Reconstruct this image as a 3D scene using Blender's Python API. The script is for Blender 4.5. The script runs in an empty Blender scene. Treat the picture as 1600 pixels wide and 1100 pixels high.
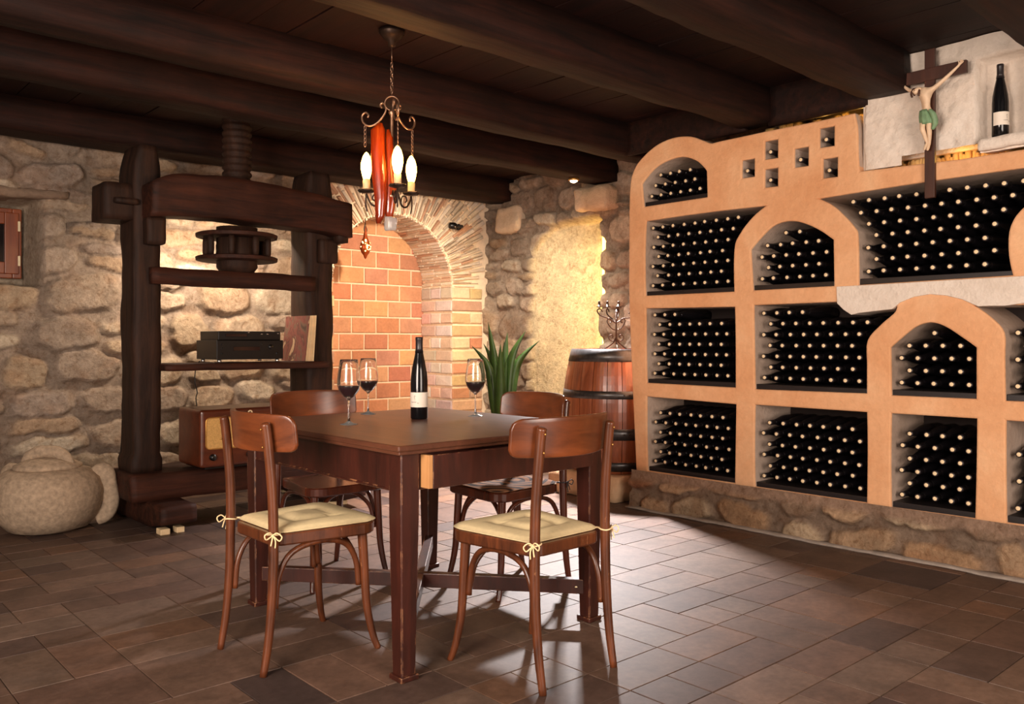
import bpy, bmesh, math, random
import numpy as np
from mathutils import Vector, Matrix, noise as mnoise
from mathutils.geometry import tessellate_polygon

random.seed(7)
C = bpy.context.scene.collection
scene = bpy.context.scene
PI = math.pi

# ------------------------------------------------------------------ camera, exposure, lights
F = 1327.0                      # focal length in pixels of a 1600 px wide frame
CAM_Z = 1.12
FW = Vector((0.668, 0.744, 0)).normalized()      # view direction
RT = Vector((FW.y, -FW.x, 0))                    # camera right
cam_d = bpy.data.cameras.new('camera')
cam = bpy.data.objects.new('camera', cam_d); C.objects.link(cam)
cam.location = (0, 0, CAM_Z)
cam.rotation_euler = (PI/2, 0, math.atan2(FW.y, FW.x) - PI/2)
cam_d.sensor_width = 36.0
cam_d.lens = 36.0*F/1600.0
cam_d.shift_y = -17.0/1600.0
cam_d.clip_start = 0.05
scene.camera = cam

vs = scene.view_settings
vs.view_transform = 'Standard'; vs.look = 'None'; vs.gamma = 1.0; vs.exposure = 0.0
vs.use_curve_mapping = False
w = bpy.data.worlds.new('world'); scene.world = w; w.use_nodes = True
w.node_tree.nodes['Background'].inputs[0].default_value = (0.55, 0.62, 0.75, 1)
w.node_tree.nodes['Background'].inputs[1].default_value = 0.25

def lamp(name, kind, loc, energy, color, target=None, size=1.0, size_y=None, spot=None, blend=0.6, radius=None):
    d = bpy.data.lights.new(name, kind); d.energy = energy; d.color = color
    if kind == 'AREA':
        d.size = size
        if size_y: d.shape = 'RECTANGLE'; d.size_y = size_y
    else:
        d.shadow_soft_size = radius if radius is not None else 0.05
    if kind == 'SPOT':
        d.spot_size = spot; d.spot_blend = blend
    o = bpy.data.objects.new(name, d); C.objects.link(o); o.location = loc
    if target is not None:
        o.rotation_euler = (Vector(target) - Vector(loc)).to_track_quat('-Z', 'Y').to_euler()
    return o

# soft fill added behind the camera, in two openings made up for it
lamp('side_fill_light', 'AREA', (-1.35, 1.2, 1.55), 190, (1.0, 0.84, 0.72), (3.5, 3.0, 0.9), 1.5, 1.5)
lamp('rear_fill_light', 'AREA', (1.6, -1.35, 1.30), 110, (1.0, 0.84, 0.72), (3.6, 3.0, 1.0), 1.6, 1.8)
# spotlight fixed under the beam in the far corner, then two unseen fill spots added for niche and alcove
lamp('corner_spot_lamp', 'SPOT', (4.88, 4.70, 2.375), 1900, (1.0, 0.93, 0.92), (3.90, 4.05, 0.0), spot=math.radians(84), blend=0.9, radius=0.08)
lamp('niche_fill_spot', 'SPOT', (4.05, 4.70, 2.38), 190, (1.0, 0.86, 0.68), (5.3, 5.45, 1.1), spot=math.radians(80), blend=1.0, radius=0.06)
lamp('alcove_fill_spot', 'SPOT', (3.90, 4.85, 2.36), 200, (1.0, 0.82, 0.62), (4.30, 6.6, 1.35), spot=math.radians(78), blend=1.0, radius=0.06)
lamp('press_wall_lamp', 'AREA', (2.50, 5.70, 1.88), 26, (1.0, 0.80, 0.60), (2.6, 6.25, 1.15), 0.7, 0.08)

# ------------------------------------------------------------------ colour and material helpers
def lin(c):
    c = c/255.0
    return c/12.92 if c <= 0.04045 else ((c+0.055)/1.055)**2.4
def rgb(r, g, b): return (lin(r), lin(g), lin(b), 1.0)

class N:
    def __init__(s, name):
        s.m = bpy.data.materials.new(name); s.m.use_nodes = True
        s.t = s.m.node_tree; s.n = s.t.nodes; s.l = s.t.links
        s.b = s.n['Principled BSDF']
    def node(s, typ, **kw):
        n = s.n.new(typ)
        for k, v in kw.items(): setattr(n, k, v)
        return n
    def coord(s, scale=(1, 1, 1), kind='Object', rot=(0, 0, 0)):
        tc = s.node('ShaderNodeTexCoord'); mp = s.node('ShaderNodeMapping')
        mp.inputs['Scale'].default_value = scale; mp.inputs['Rotation'].default_value = rot
        s.l.new(tc.outputs[kind], mp.inputs['Vector']); return mp.outputs[0]
    def noise(s, vec, scale, detail=5, rough=0.6, dist=0.0):
        n = s.node('ShaderNodeTexNoise'); s.l.new(vec, n.inputs['Vector'])
        n.inputs['Scale'].default_value = scale; n.inputs['Detail'].default_value = detail
        n.inputs['Roughness'].default_value = rough; n.inputs['Distortion'].default_value = dist
        return n.outputs['Fac']
    def ramp(s, fac, stops):
        r = s.node('ShaderNodeValToRGB'); s.l.new(fac, r.inputs[0])
        e = r.color_ramp.elements
        while len(e) < len(stops): e.new(0.5)
        for i, (p, c) in enumerate(stops):
            e[i].position = p; e[i].color = c
        return r.outputs[0]
    def mix(s, fac, a, b, mode='MIX'):
        x = s.node('ShaderNodeMix', data_type='RGBA', blend_type=mode)
        for sock, v in ((x.inputs[0], fac), (x.inputs[6], a), (x.inputs[7], b)):
            if hasattr(v, 'is_output'): s.l.new(v, sock)
            else: sock.default_value = v
        return x.outputs[2]
    def bump(s, h, strength=0.3, dist=0.01):
        b = s.node('ShaderNodeBump'); b.inputs['Strength'].default_value = strength
        b.inputs['Distance'].default_value = dist
        s.l.new(h, b.inputs['Height']); s.l.new(b.outputs[0], s.b.inputs['Normal'])
    def base(s, c):
        if hasattr(c, 'is_output'): s.l.new(c, s.b.inputs['Base Color'])
        else: s.b.inputs['Base Color'].default_value = c
    def set(s, **kw):
        for k, v in kw.items(): s.b.inputs[k.replace('_', ' ')].default_value = v

def wood(name, dark, light, stretch=(12, 12, 1.2), scale=2.0, rough=0.45, bump=0.25, wear=None, coat=0.0, edge=None):
    m = N(name); v = m.coord(stretch)
    f = m.noise(v, scale, 7, 0.65, 0.6)
    c = m.ramp(f, [(0.28, dark), (0.72, light)])
    v2 = m.coord((1, 1, 1)); f2 = m.noise(v2, 5, 4)
    c = m.mix(m.ramp(f2, [(0.35, (0, 0, 0, 1)), (0.75, (0.55, 0.55, 0.55, 1))]), c, dark)
    if wear:
        f3 = m.noise(m.coord((3, 3, 1)), 14, 6, 0.7)
        c = m.mix(m.ramp(f3, [(0.66, (0, 0, 0, 1)), (0.72, (0.7, 0.7, 0.7, 1))]), c, wear)
    if edge:      # finish rubbed off along the arrises
        bv = m.node('ShaderNodeBevel'); bv.samples = 4; bv.inputs['Radius'].default_value = 0.004
        ge_ = m.node('ShaderNodeNewGeometry'); dt = m.node('ShaderNodeVectorMath', operation='DOT_PRODUCT')
        m.l.new(bv.outputs[0], dt.inputs[0]); m.l.new(ge_.outputs['Normal'], dt.inputs[1])
        k1 = m.ramp(dt.outputs['Value'], [(0.93, (1, 1, 1, 1)), (0.985, (0, 0, 0, 1))])
        k2 = m.ramp(m.noise(m.coord((3, 3, 2)), 9, 5, 0.7), [(0.50, (0, 0, 0, 1)), (0.60, (0.9, 0.9, 0.9, 1))])
        c = m.mix(m.mix(1.0, k1, k2, 'MULTIPLY'), c, edge)
    m.base(c); m.set(Roughness=rough, Coat_Weight=coat, Coat_Roughness=0.25)
    if rough > 0.59: m.set(Specular_IOR_Level=0.22)
    m.bump(f, bump, 0.004); return m.m

def plain(name, col, rough=0.5, metal=0.0, var=0.15, scale=20, bump=0.0, **kw):
    m = N(name); f = m.noise(m.coord(), scale, 4)
    dk = tuple(x*(1-var) for x in col[:3])+(1,); lt = tuple(min(1, x*(1+var)) for x in col[:3])+(1,)
    m.base(m.ramp(f, [(0.3, dk), (0.7, lt)])); m.set(Roughness=rough, Metallic=metal, **kw)
    if bump: m.bump(f, bump, 0.003)
    return m.m

def emis(name, col, strength):
    m = N(name); m.base(col); m.set(Emission_Color=col, Emission_Strength=strength); return m.m

def tinted(name, rough=0.85, fine=60, amount=0.35, bump=0.5, bd=0.006):
    """surface coloured by the per-vertex tint of each stone / brick, broken up by fine noise"""
    m = N(name); a = m.node('ShaderNodeAttribute', attribute_name='Tint')
    v = m.coord()
    f = m.noise(v, fine, 8, 0.7); f2 = m.noise(v, fine*0.18, 5, 0.6, 0.4)
    g = m.ramp(f2, [(0.3, (1-amount, 1-amount, 1-amount, 1)), (0.7, (1, 1, 1, 1))])
    c = m.mix(1.0, a.outputs['Color'], g, 'MULTIPLY')
    g2 = m.ramp(f, [(0.3, (1-amount*0.8, 1-amount*0.9, 1-amount, 1)), (0.65, (1, 1, 1, 1))])
    c = m.mix(1.0, c, g2, 'MULTIPLY')
    if name == 'rubble_stone':
        f3 = m.noise(v, 20, 10, 0.8, 0.45)
        c = m.mix(1.0, c, m.ramp(f3, [(0.36, (0.60, 0.50, 0.42, 1)), (0.47, (0.95, 0.93, 0.91, 1)), (0.54, (1, 1, 1, 1)), (0.64, (1.25, 1.23, 1.2, 1))]), 'MULTIPLY')
        ad = m.node('ShaderNodeMath', operation='ADD'); m.l.new(f, ad.inputs[0]); m.l.new(f3, ad.inputs[1]); f = ad.outputs[0]
    m.base(c); m.set(Roughness=rough, Specular_IOR_Level=0.35 if name != 'floor_tile' else 0.5); m.bump(f, bump, bd); return m.m

M = {}
M['rubble'] = tinted('rubble_stone', 0.9, 48, 0.34, 0.9, 0.014)
M['brick'] = tinted('brick', 0.85, 45, 0.22, 0.35, 0.004)
M['tile'] = tinted('floor_tile', 0.56, 34, 0.45, 0.3, 0.002)
M['mortar'] = plain('mortar', rgb(236, 214, 184), 0.9, var=0.10, scale=30, bump=0.4)
M['beam'] = wood('old_beam_wood', rgb(12, 6, 4), rgb(52, 24, 15), (1.0, 14, 14), 1.6, 0.7, 0.8)
M['ceiling'] = wood('ceiling_board_wood', rgb(18, 7, 5), rgb(44, 17, 10), (12, 1, 12), 1.5, 0.65, 0.4)
M['press'] = wood('press_wood', rgb(22, 14, 11), rgb(66, 42, 30), (9, 9, 0.9), 2.4, 0.65, 0.9)
M['press_h'] = wood('press_wood_long', rgb(28, 15, 11), rgb(76, 40, 26), (1.0, 10, 10), 2.4, 0.65, 0.9)
M['table'] = wood('table_wood', rgb(38, 16, 11), rgb(78, 34, 24), (9, 9, 1.2), 2.0, 0.38, 0.2, edge=rgb(190, 134, 92))
M['table_top'] = wood('table_top_wood', rgb(66, 38, 27), rgb(112, 66, 46), (9, 1.1, 9), 1.6, 0.34, 0.12)
M['raw_wood'] = wood('raw_pale_wood', rgb(170, 116, 70), rgb(214, 160, 104), (9, 9, 1), 2.0, 0.6, 0.2)
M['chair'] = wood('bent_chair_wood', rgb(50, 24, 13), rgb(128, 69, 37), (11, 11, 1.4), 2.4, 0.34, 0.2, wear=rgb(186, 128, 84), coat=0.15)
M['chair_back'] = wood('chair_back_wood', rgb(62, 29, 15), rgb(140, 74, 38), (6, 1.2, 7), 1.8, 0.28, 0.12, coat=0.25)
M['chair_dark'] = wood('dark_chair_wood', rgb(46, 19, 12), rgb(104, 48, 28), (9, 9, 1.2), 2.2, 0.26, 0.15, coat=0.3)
M['radio'] = wood('radio_veneer', rgb(66, 28, 15), rgb(112, 52, 27), (1.2, 8, 8), 1.8, 0.28, 0.08, coat=0.3)
M['stave'] = wood('barrel_oak', rgb(96, 46, 26), rgb(176, 100, 62), (9, 9, 1.0), 2.0, 0.30, 0.25, coat=0.3)
M['iron'] = plain('wrought_iron', rgb(64, 50, 42), 0.42, 0.75, 0.3, 40, 0.2)
M['bright_iron'] = plain('worn_iron', rgb(150, 118, 96), 0.35, 0.8, 0.3, 40, 0.2)
M['black_iron'] = plain('black_hoop_iron', rgb(74, 72, 72), 0.34, 0.7, 0.3, 30, 0.2)
M['bottle'] = plain('dark_bottle_glass', (0.006, 0.006, 0.007, 1), 0.10, 0.0, 0.1, 5)
M['lying_bottle'] = plain('cellar_bottle_glass', (0.006, 0.005, 0.006, 1), 0.22, 0.0, 0.1, 5)
M['capsule'] = plain('black_capsule', rgb(40, 34, 36), 0.35, 0.0, 0.1, 20)
M['cork'] = plain('pale_cork', rgb(240, 214, 172), 0.7, 0.0, 0.08, 60)
M['label'] = plain('bottle_label_paper', rgb(236, 224, 208), 0.6, 0.0, 0.03, 20)
M['ink'] = plain('label_ink', rgb(60, 44, 44), 0.6)
M['cushion'] = plain('cream_cushion_cloth', rgb(234, 212, 164), 0.85, 0.0, 0.06, 60, 0.15)
M['tie'] = plain('cream_tie_cloth', rgb(236, 208, 160), 0.85, 0.0, 0.06, 60)
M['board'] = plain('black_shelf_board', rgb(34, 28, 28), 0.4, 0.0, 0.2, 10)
M['black_plastic'] = plain('black_plastic', rgb(9, 8, 8), 0.35, 0.0, 0.1, 10)
M['silver'] = plain('polished_silver', rgb(225, 222, 218), 0.2, 0.9, 0.05, 10)
M['speaker_cloth'] = plain('speaker_cloth', rgb(206, 164, 98), 0.8, 0.0, 0.2, 120, 0.3)
M['cream'] = plain('cream_plastic', rgb(238, 218, 176), 0.4)
M['brass'] = plain('brass', rgb(214, 164, 92), 0.3, 0.8)
M['stone_jar'] = plain('hewn_limestone', rgb(168, 147, 124), 0.9, 0.0, 0.28, 40, 0.9)
M['leaf'] = plain('plant_leaf', rgb(50, 72, 27), 0.42, 0.0, 0.45, 6, 0.1)
M['terracotta'] = plain('terracotta', rgb(140, 78, 52), 0.8, 0.0, 0.2, 10, 0.2)
M['skin'] = plain('painted_plaster_skin', rgb(226, 196, 164), 0.55, 0.0, 0.10, 25, 0.1)
M['green_cloth'] = plain('painted_green_cloth', rgb(118, 150, 112), 0.6, 0.0, 0.2, 25, 0.2)
M['cross'] = wood('cross_wood', rgb(46, 24, 16), rgb(84, 44, 28), (9, 9, 1), 2.0, 0.5, 0.3)
M['hair'] = plain('painted_brown_hair', rgb(74, 44, 30), 0.6)
M['conc'] = plain('grey_mortar_strip', rgb(150, 138, 128), 0.9, 0.0, 0.2, 14, 0.3)
M['window_frame'] = wood('window_frame_wood', rgb(104, 46, 18), rgb(150, 74, 30), (9, 9, 1), 2, 0.3, 0.1)

def plaster(name, c1, c2, c3, rough=0.85, b=0.5):
    m = N(name); v = m.coord()
    f = m.noise(v, 2.6, 6, 0.6, 0.5); c = m.ramp(f, [(0.3, c1), (0.55, c2), (0.78, c3)])
    f2 = m.noise(v, 34, 6, 0.65)
    c = m.mix(0.5, c, m.mix(1.0, c, m.ramp(f2, [(0.3, (0.8, 0.78, 0.76, 1)), (0.7, (1, 1, 1, 1))]), 'MULTIPLY'))
    m.base(c); m.set(Roughness=rough)
    add = m.node('ShaderNodeMath', operation='ADD'); m.l.new(f2, add.inputs[0]); m.l.new(m.noise(v, 7, 3), add.inputs[1])
    m.bump(add.outputs[0], b, 0.012); return m.m
M['orange'] = plaster('terracotta_plaster', rgb(222, 160, 112), rgb(234, 178, 132), rgb(242, 196, 152))
M['pale'] = plaster('pale_reveal_plaster', rgb(178, 152, 132), rgb(206, 182, 164), rgb(222, 202, 186))
M['white'] = plaster('white_lime_plaster', rgb(222, 206, 190), rgb(236, 222, 208), rgb(244, 234, 222), 0.85, 0.8)
M['yellow'] = plaster('yellow_lime_plaster', rgb(206, 160, 96), rgb(226, 186, 120), rgb(236, 204, 146))
gm = N('clear_glass'); gm.base((1, 1, 1, 1)); gm.set(Roughness=0.0, IOR=1.45, Transmission_Weight=0.995); M['glass'] = gm.m
gf = N('glass_foot'); gf.base((1, 1, 1, 1)); gf.set(Roughness=0.02, IOR=1.45, Transmission_Weight=0.80); M['glass_foot'] = gf.m  # milky white share stands in for the reflections that brighten the foot
M['wine'] = plain('red_wine', (0.014, 0.001, 0.003, 1), 0.05, 0.0, 0.05, 5)
cm = N('rock_crystal'); cm.base((1, 0.93, 0.88, 1)); cm.set(Roughness=0.12, IOR=1.5, Transmission_Weight=0.7); M['crystal'] = cm.m
am = N('amber_wood'); f = am.noise(am.coord((10, 10, 1.2)), 2.5, 6, 0.6, 0.6)
am.base(am.ramp(f, [(0.3, rgb(120, 24, 8)), (0.6, rgb(196, 70, 16)), (0.75, rgb(236, 150, 40))])); am.set(Roughness=0.2, Coat_Weight=0.6, Transmission_Weight=0.35); M['amber'] = am.m
M['bulb'] = emis('lit_flame_bulb', (1.0, 0.60, 0.13, 1), 13)
M['spot_glow'] = emis('lit_spot_lens', (1.0, 0.72, 0.42, 1), 22)
M['led'] = emis('lit_warm_strip', (1.0, 0.62, 0.14, 1), 6)
M['sleeve'] = plain('candle_sleeve', rgb(244, 214, 160), 0.5)
am2 = N('record_cover_art'); v = am2.coord((1, 1.0, 0.6), rot=(0.5, 0, 0)); f = am2.noise(v, 9, 5, 0.6, 1.2)
am2.base(am2.ramp(f, [(0.30, rgb(58, 42, 38)), (0.42, rgb(112, 88, 74)), (0.50, rgb(128, 70, 62)), (0.57, rgb(84, 56, 50)), (0.64, rgb(200, 166, 132))])); am2.set(Roughness=0.5); M['cover'] = am2.m
M['paper'] = plain('worn_cream_card', rgb(232, 204, 160), 0.7, 0.0, 0.12, 14)
cu = N('striped_brown_cloth'); tc = cu.node('ShaderNodeTexCoord'); wv = cu.node('ShaderNodeTexWave', wave_type='RINGS', rings_direction='SPHERICAL')
wv.inputs['Scale'].default_value = 9; wv.inputs['Distortion'].default_value = 0.0; cu.l.new(tc.outputs['Object'], wv.inputs['Vector'])
cu.base(cu.ramp(wv.outputs['Fac'], [(0.35, rgb(60, 34, 24)), (0.5, rgb(168, 118, 82))])); cu.set(Roughness=0.85); M['striped'] = cu.m

# ------------------------------------------------------------------ mesh helpers
class MB:
    """collects shapes and links them as ONE mesh object"""
    def __init__(s): s.v = []; s.f = []; s.mi = []; s.c = []; s.sm = []
    def add(s, verts, faces, mi=0, col=(1, 1, 1), smooth=False):
        o = len(s.v); s.v += [tuple(p) for p in verts]; s.c += [col]*len(verts)
        for f in faces: s.f.append([i+o for i in f]); s.mi.append(mi); s.sm.append(smooth)
    def box(s, lo, hi, mi=0, col=(1, 1, 1), j=0.0):
        x0, y0, z0 = lo; x1, y1, z1 = hi
        P = [(x0, y0, z0), (x1, y0, z0), (x1, y1, z0), (x0, y1, z0), (x0, y0, z1), (x1, y0, z1), (x1, y1, z1), (x0, y1, z1)]
        if j: P = [tuple(a+random.uniform(-j, j) for a in p) for p in P]
        s.add(P, [(0, 3, 2, 1), (4, 5, 6, 7), (0, 1, 5, 4), (1, 2, 6, 5), (2, 3, 7, 6), (3, 0, 4, 7)], mi, col)
    def rbox(s, lo, hi, r=0.008, mi=0, seg=2):
        bm = bmesh.new(); bmesh.ops.create_cube(bm, size=1)
        c = [(a+b)/2 for a, b in zip(lo, hi)]; d = [b-a for a, b in zip(lo, hi)]
        for v in bm.verts: v.co = Vector([v.co[i]*d[i]+c[i] for i in range(3)])
        bmesh.ops.bevel(bm, geom=bm.edges[:], offset=min(r, min(d)*0.45), segments=seg, affect='EDGES', profile=0.5)
        s.frombm(bm, mi); bm.free()
    def frombm(s, bm, mi=0, smooth=False, mat=None):
        bm.verts.index_update()
        s.add([(mat @ v.co) if mat else v.co.copy() for v in bm.verts], [[v.index for v in f.verts] for f in bm.faces], mi, smooth=smooth)
    def rough(s, lo, hi, amp=0.01, seg=0.06, r=0.02, freq=3.0, mi=0, taper=None, seed=0.0):
        """timber or stone block: rounded arrises and an uneven surface"""
        d = [b-a for a, b in zip(lo, hi)]; n = [max(2, int(round(x/seg))) for x in d]
        n = [min(k, 60) for k in n]
        idx = {}; V = []; Fc = []
        def vid(i, j, k):
            key = (i, j, k)
            if key not in idx:
                t = [i/n[0], j/n[1], k/n[2]]
                p = [lo[q]+d[q]*t[q] for q in range(3)]
                inn = [min(max(p[q], lo[q]+r), hi[q]-r) for q in range(3)]
                off = Vector([p[q]-inn[q] for q in range(3)])
                if off.length > 1e-9:
                    m = max(abs(o) for o in off); off = off.normalized()*m
                pv = Vector(inn)+off
                if taper: pv = taper(pv, t)
                nv = mnoise.noise_vector((pv+Vector((seed, seed*2, seed*3)))*freq)+0.5*mnoise.noise_vector((pv+Vector((seed, 0, 0)))*freq*2.7)
                idx[key] = len(V); V.append(pv+nv*amp)
            return idx[key]
        for a in range(3):
            b, c = (a+1) % 3, (a+2) % 3
            for side in (0, n[a]):
                for i in range(n[b]):
                    for j in range(n[c]):
                        q = []
                        for (u, v) in ((0, 0), (1, 0), (1, 1), (0, 1)):
                            k = [0, 0, 0]; k[a] = side; k[b] = i+u; k[c] = j+v; q.append(vid(*k))
                        Fc.append(q if side else q[::-1])
        s.add(V, Fc, mi, smooth=True)
    def tube(s, pts, rad, n=10, mi=0, close=True, flat=1.0, loop=False):
        pts = [Vector(p) for p in pts]
        if not hasattr(rad, '__len__'): rad = [rad]*len(pts)
        V = []; Fc = []; m = len(pts); prev = None
        for i, p in enumerate(pts):
            if loop: t = pts[(i+1) % m]-pts[i-1]
            else: t = pts[min(i+1, m-1)]-pts[max(i-1, 0)]
            t.normalize()
            if prev is None:
                a = Vector((0, 0, 1)) if abs(t.z) < 0.9 else Vector((1, 0, 0))
                u = t.cross(a).normalized()
            else:
                u = (prev-t*prev.dot(t)).normalized()
            prev = u; w_ = t.cross(u)
            for k in range(n):
                an = 2*PI*k/n
                V.append(p+(u*math.cos(an)+w_*math.sin(an)*flat)*rad[i])
        for i in range(m if loop else m-1):
            for k in range(n):
                a = i*n+k; b = i*n+(k+1) % n; i2 = (i+1) % m
                Fc.append((a, b, i2*n+(k+1) % n, i2*n+k))
        if close and not loop:
            Fc.append(tuple(range(n))[::-1]); Fc.append(tuple((m-1)*n+k for k in range(n)))
        s.add(V, Fc, mi, smooth=True)
    def lathe(s, prof, n=24, mi=0, at=(0, 0, 0), axis='z', smooth=True, cap=True):
        V = []; Fc = []
        for (r, z) in prof:
            for k in range(n):
                a = 2*PI*k/n; x, y = r*math.cos(a), r*math.sin(a)
                p = (x, y, z) if axis == 'z' else ((z, x, y) if axis == 'x' else (y, z, x))
                V.append((p[0]+at[0], p[1]+at[1], p[2]+at[2]))
        for i in range(len(prof)-1):
            for k in range(n):
                Fc.append((i*n+k, i*n+(k+1) % n, (i+1)*n+(k+1) % n, (i+1)*n+k))
        if cap:
            Fc.append(tuple(range(n))[::-1]); Fc.append(tuple((len(prof)-1)*n+k for k in range(n)))
        s.add(V, Fc, mi, smooth=smooth)
    def prism(s, poly, fn0, fn1, mi=0):
        """extrude polygon poly (2D) between two placements"""
        n = len(poly); A = [fn0(*p) for p in poly]; B = [fn1(*p) for p in poly]
        tr = tessellate_polygon([[Vector((p[0], p[1], 0)) for p in poly]])
        Fc = [tuple(t) for t in tr]+[tuple(i+n for i in t[::-1]) for t in tr]
        Fc += [(i, (i+1) % n, n+(i+1) % n, n+i) for i in range(n)]
        s.add(A+B, Fc, mi)
    def build(s, name, mats, parent=None, tint=False, bevel=0.0, smooth_angle=None, recalc=True):
        me = bpy.data.meshes.new(name); me.from_pydata([tuple(v) for v in s.v], [], s.f)
        if not isinstance(mats, (list, tuple)): mats = [mats]
        for m in mats: me.materials.append(m)
        me.polygons.foreach_set('material_index', s.mi)
        me.polygons.foreach_set('use_smooth', s.sm)
        if tint:
            at = me.color_attributes.new('Tint', 'FLOAT_COLOR', 'POINT')
            at.data.foreach_set('color', np.array([(*c, 1.0) for c in s.c], dtype=np.float32).ravel())
        if recalc:
            bm = bmesh.new(); bm.from_mesh(me); bmesh.ops.recalc_face_normals(bm, faces=bm.faces[:]); bm.to_mesh(me); bm.free()
        me.update()
        o = bpy.data.objects.new(name, me); C.objects.link(o)
        if parent: o.parent = parent
        if bevel:
            b = o.modifiers.new('bevel', 'BEVEL'); b.width = bevel; b.segments = 2; b.limit_method = 'ANGLE'; b.angle_limit = 0.7
        return o

def thing(name, label, cat, loc=(0, 0, 0), rz=0.0, group=None):
    o = bpy.data.objects.new(name, None); C.objects.link(o); o.empty_display_size = 0.1
    o.location = loc; o.rotation_euler = (0, 0, rz); o['label'] = label; o['category'] = cat
    if group: o['group'] = group
    return o
def tag(o, label, cat, group=None):
    o['label'] = label; o['category'] = cat
    if group: o['group'] = group
    return o
def struct(o, label=None):
    o['kind'] = 'structure'
    if label: o['label'] = label
    return o
def copy_tree(o, parent=None):
    c = o.copy(); C.objects.link(c)
    if parent: c.parent = parent
    for ch in list(o.children): copy_tree(ch, c)
    return c
def ray(px, py):
    """direction through a picture point, scaled so that its depth is one"""
    return FW + RT*((px-800)/F) + Vector((0, 0, (533-py)/F))
def on_x(px, py, X):
    r = ray(px, py); k = X/r.x; return Vector((X, r.y*k, CAM_Z+r.z*k))
def on_y(px, py, Y):
    r = ray(px, py); k = Y/r.y; return Vector((r.x*k, Y, CAM_Z+r.z*k))
def smooth_poly(pts, n=4):
    """closed Catmull-Rom through 2D points; a point with a third value keeps a hard corner"""
    out = []; m = len(pts)
    for i in range(m):
        p0, p1, p2, p3 = pts[i-1], pts[i], pts[(i+1) % m], pts[(i+2) % m]
        h1, h2 = len(p1) > 2, len(p2) > 2
        t1 = (0, 0) if h1 else ((p2[0]-p0[0])/2, (p2[1]-p0[1])/2)
        t2 = (0, 0) if h2 else ((p3[0]-p1[0])/2, (p3[1]-p1[1])/2)
        if h1 and h2: out.append((p1[0], p1[1])); continue
        if h1: t1 = (p2[0]-p1[0]-t2[0]/2, p2[1]-p1[1]-t2[1]/2)
        if h2: t2 = (p2[0]-p1[0]-t1[0]/2, p2[1]-p1[1]-t1[1]/2)
        for k in range(n):
            t = k/n; a = 2*t**3-3*t*t+1; b = t**3-2*t*t+t; c = -2*t**3+3*t*t; d = t**3-t*t
            out.append((a*p1[0]+b*t1[0]+c*p2[0]+d*t2[0], a*p1[1]+b*t1[1]+c*p2[1]+d*t2[1]))
    return out
def slab(polys, depth, bev=0.0):
    """solid of thickness depth from an outline with holes; outline in local x,y, thickness along z. Returns a mesh."""
    cu_ = bpy.data.curves.new('outline', 'CURVE'); cu_.dimensions = '2D'; cu_.fill_mode = 'BOTH'
    cu_.extrude = depth/2; cu_.bevel_depth = bev; cu_.bevel_resolution = 1; cu_.offset = -bev
    for P in polys:
        sp = cu_.splines.new('POLY'); sp.points.add(len(P)-1)
        for q, p in zip(sp.points, P): q.co = (p[0], p[1], 0, 1)
        sp.use_cyclic_u = True
    o = bpy.data.objects.new('outline', cu_); C.objects.link(o)
    dg = bpy.context.evaluated_depsgraph_get(); dg.update()
    me = bpy.data.meshes.new_from_object(o.evaluated_get(dg)); bpy.data.objects.remove(o); bpy.data.curves.remove(cu_)
    return me
def catmull(pts, n=6):
    P = [Vector(p) for p in pts]; out = []
    for i in range(len(P)-1):
        p0, p1, p2, p3 = P[max(i-1, 0)], P[i], P[i+1], P[min(i+2, len(P)-1)]
        for k in range(n):
            t = k/n
            out.append(0.5*((2*p1)+(p2-p0)*t+(2*p0-5*p1+4*p2-p3)*t*t+(3*p1-p0-3*p2+p3)*t**3))
    out.append(P[-1]); return out
def interp(vals, m):
    k = len(vals)-1
    return [vals[min(int(i/(m-1)*k), k-1)]*(1-(i/(m-1)*k-min(int(i/(m-1)*k), k-1)))+vals[min(int(i/(m-1)*k), k-1)+1]*(i/(m-1)*k-min(int(i/(m-1)*k), k-1)) for i in range(m)]

# ------------------------------------------------------------------ numpy noise and rubble walls
def vnoise(x, y, seed=0):
    xi = np.floor(x).astype(np.int64); yi = np.floor(y).astype(np.int64); xf = x-xi; yf = y-yi
    def h(a, b):
        n = (a*374761393+b*668265263+seed*1442695041) & 0xffffffff
        n = ((n ^ (n >> 13))*1274126177) & 0xffffffff
        return ((n ^ (n >> 16)) & 0xffff)/65535.0
    u = xf*xf*(3-2*xf); v = yf*yf*(3-2*yf)
    return (h(xi, yi)*(1-u)+h(xi+1, yi)*u)*(1-v)+(h(xi, yi+1)*(1-u)+h(xi+1, yi+1)*u)*v
def fbm(x, y, seed=0, o=4):
    r = 0; a = 0.5
    for i in range(o): r = r+a*vnoise(x*2**i, y*2**i, seed+i*17); a *= 0.5
    return r/(1-0.5**o)
def sstep(a, b, x):
    t = np.clip((x-a)/(b-a), 0, 1); return t*t*(3-2*t)

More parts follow.
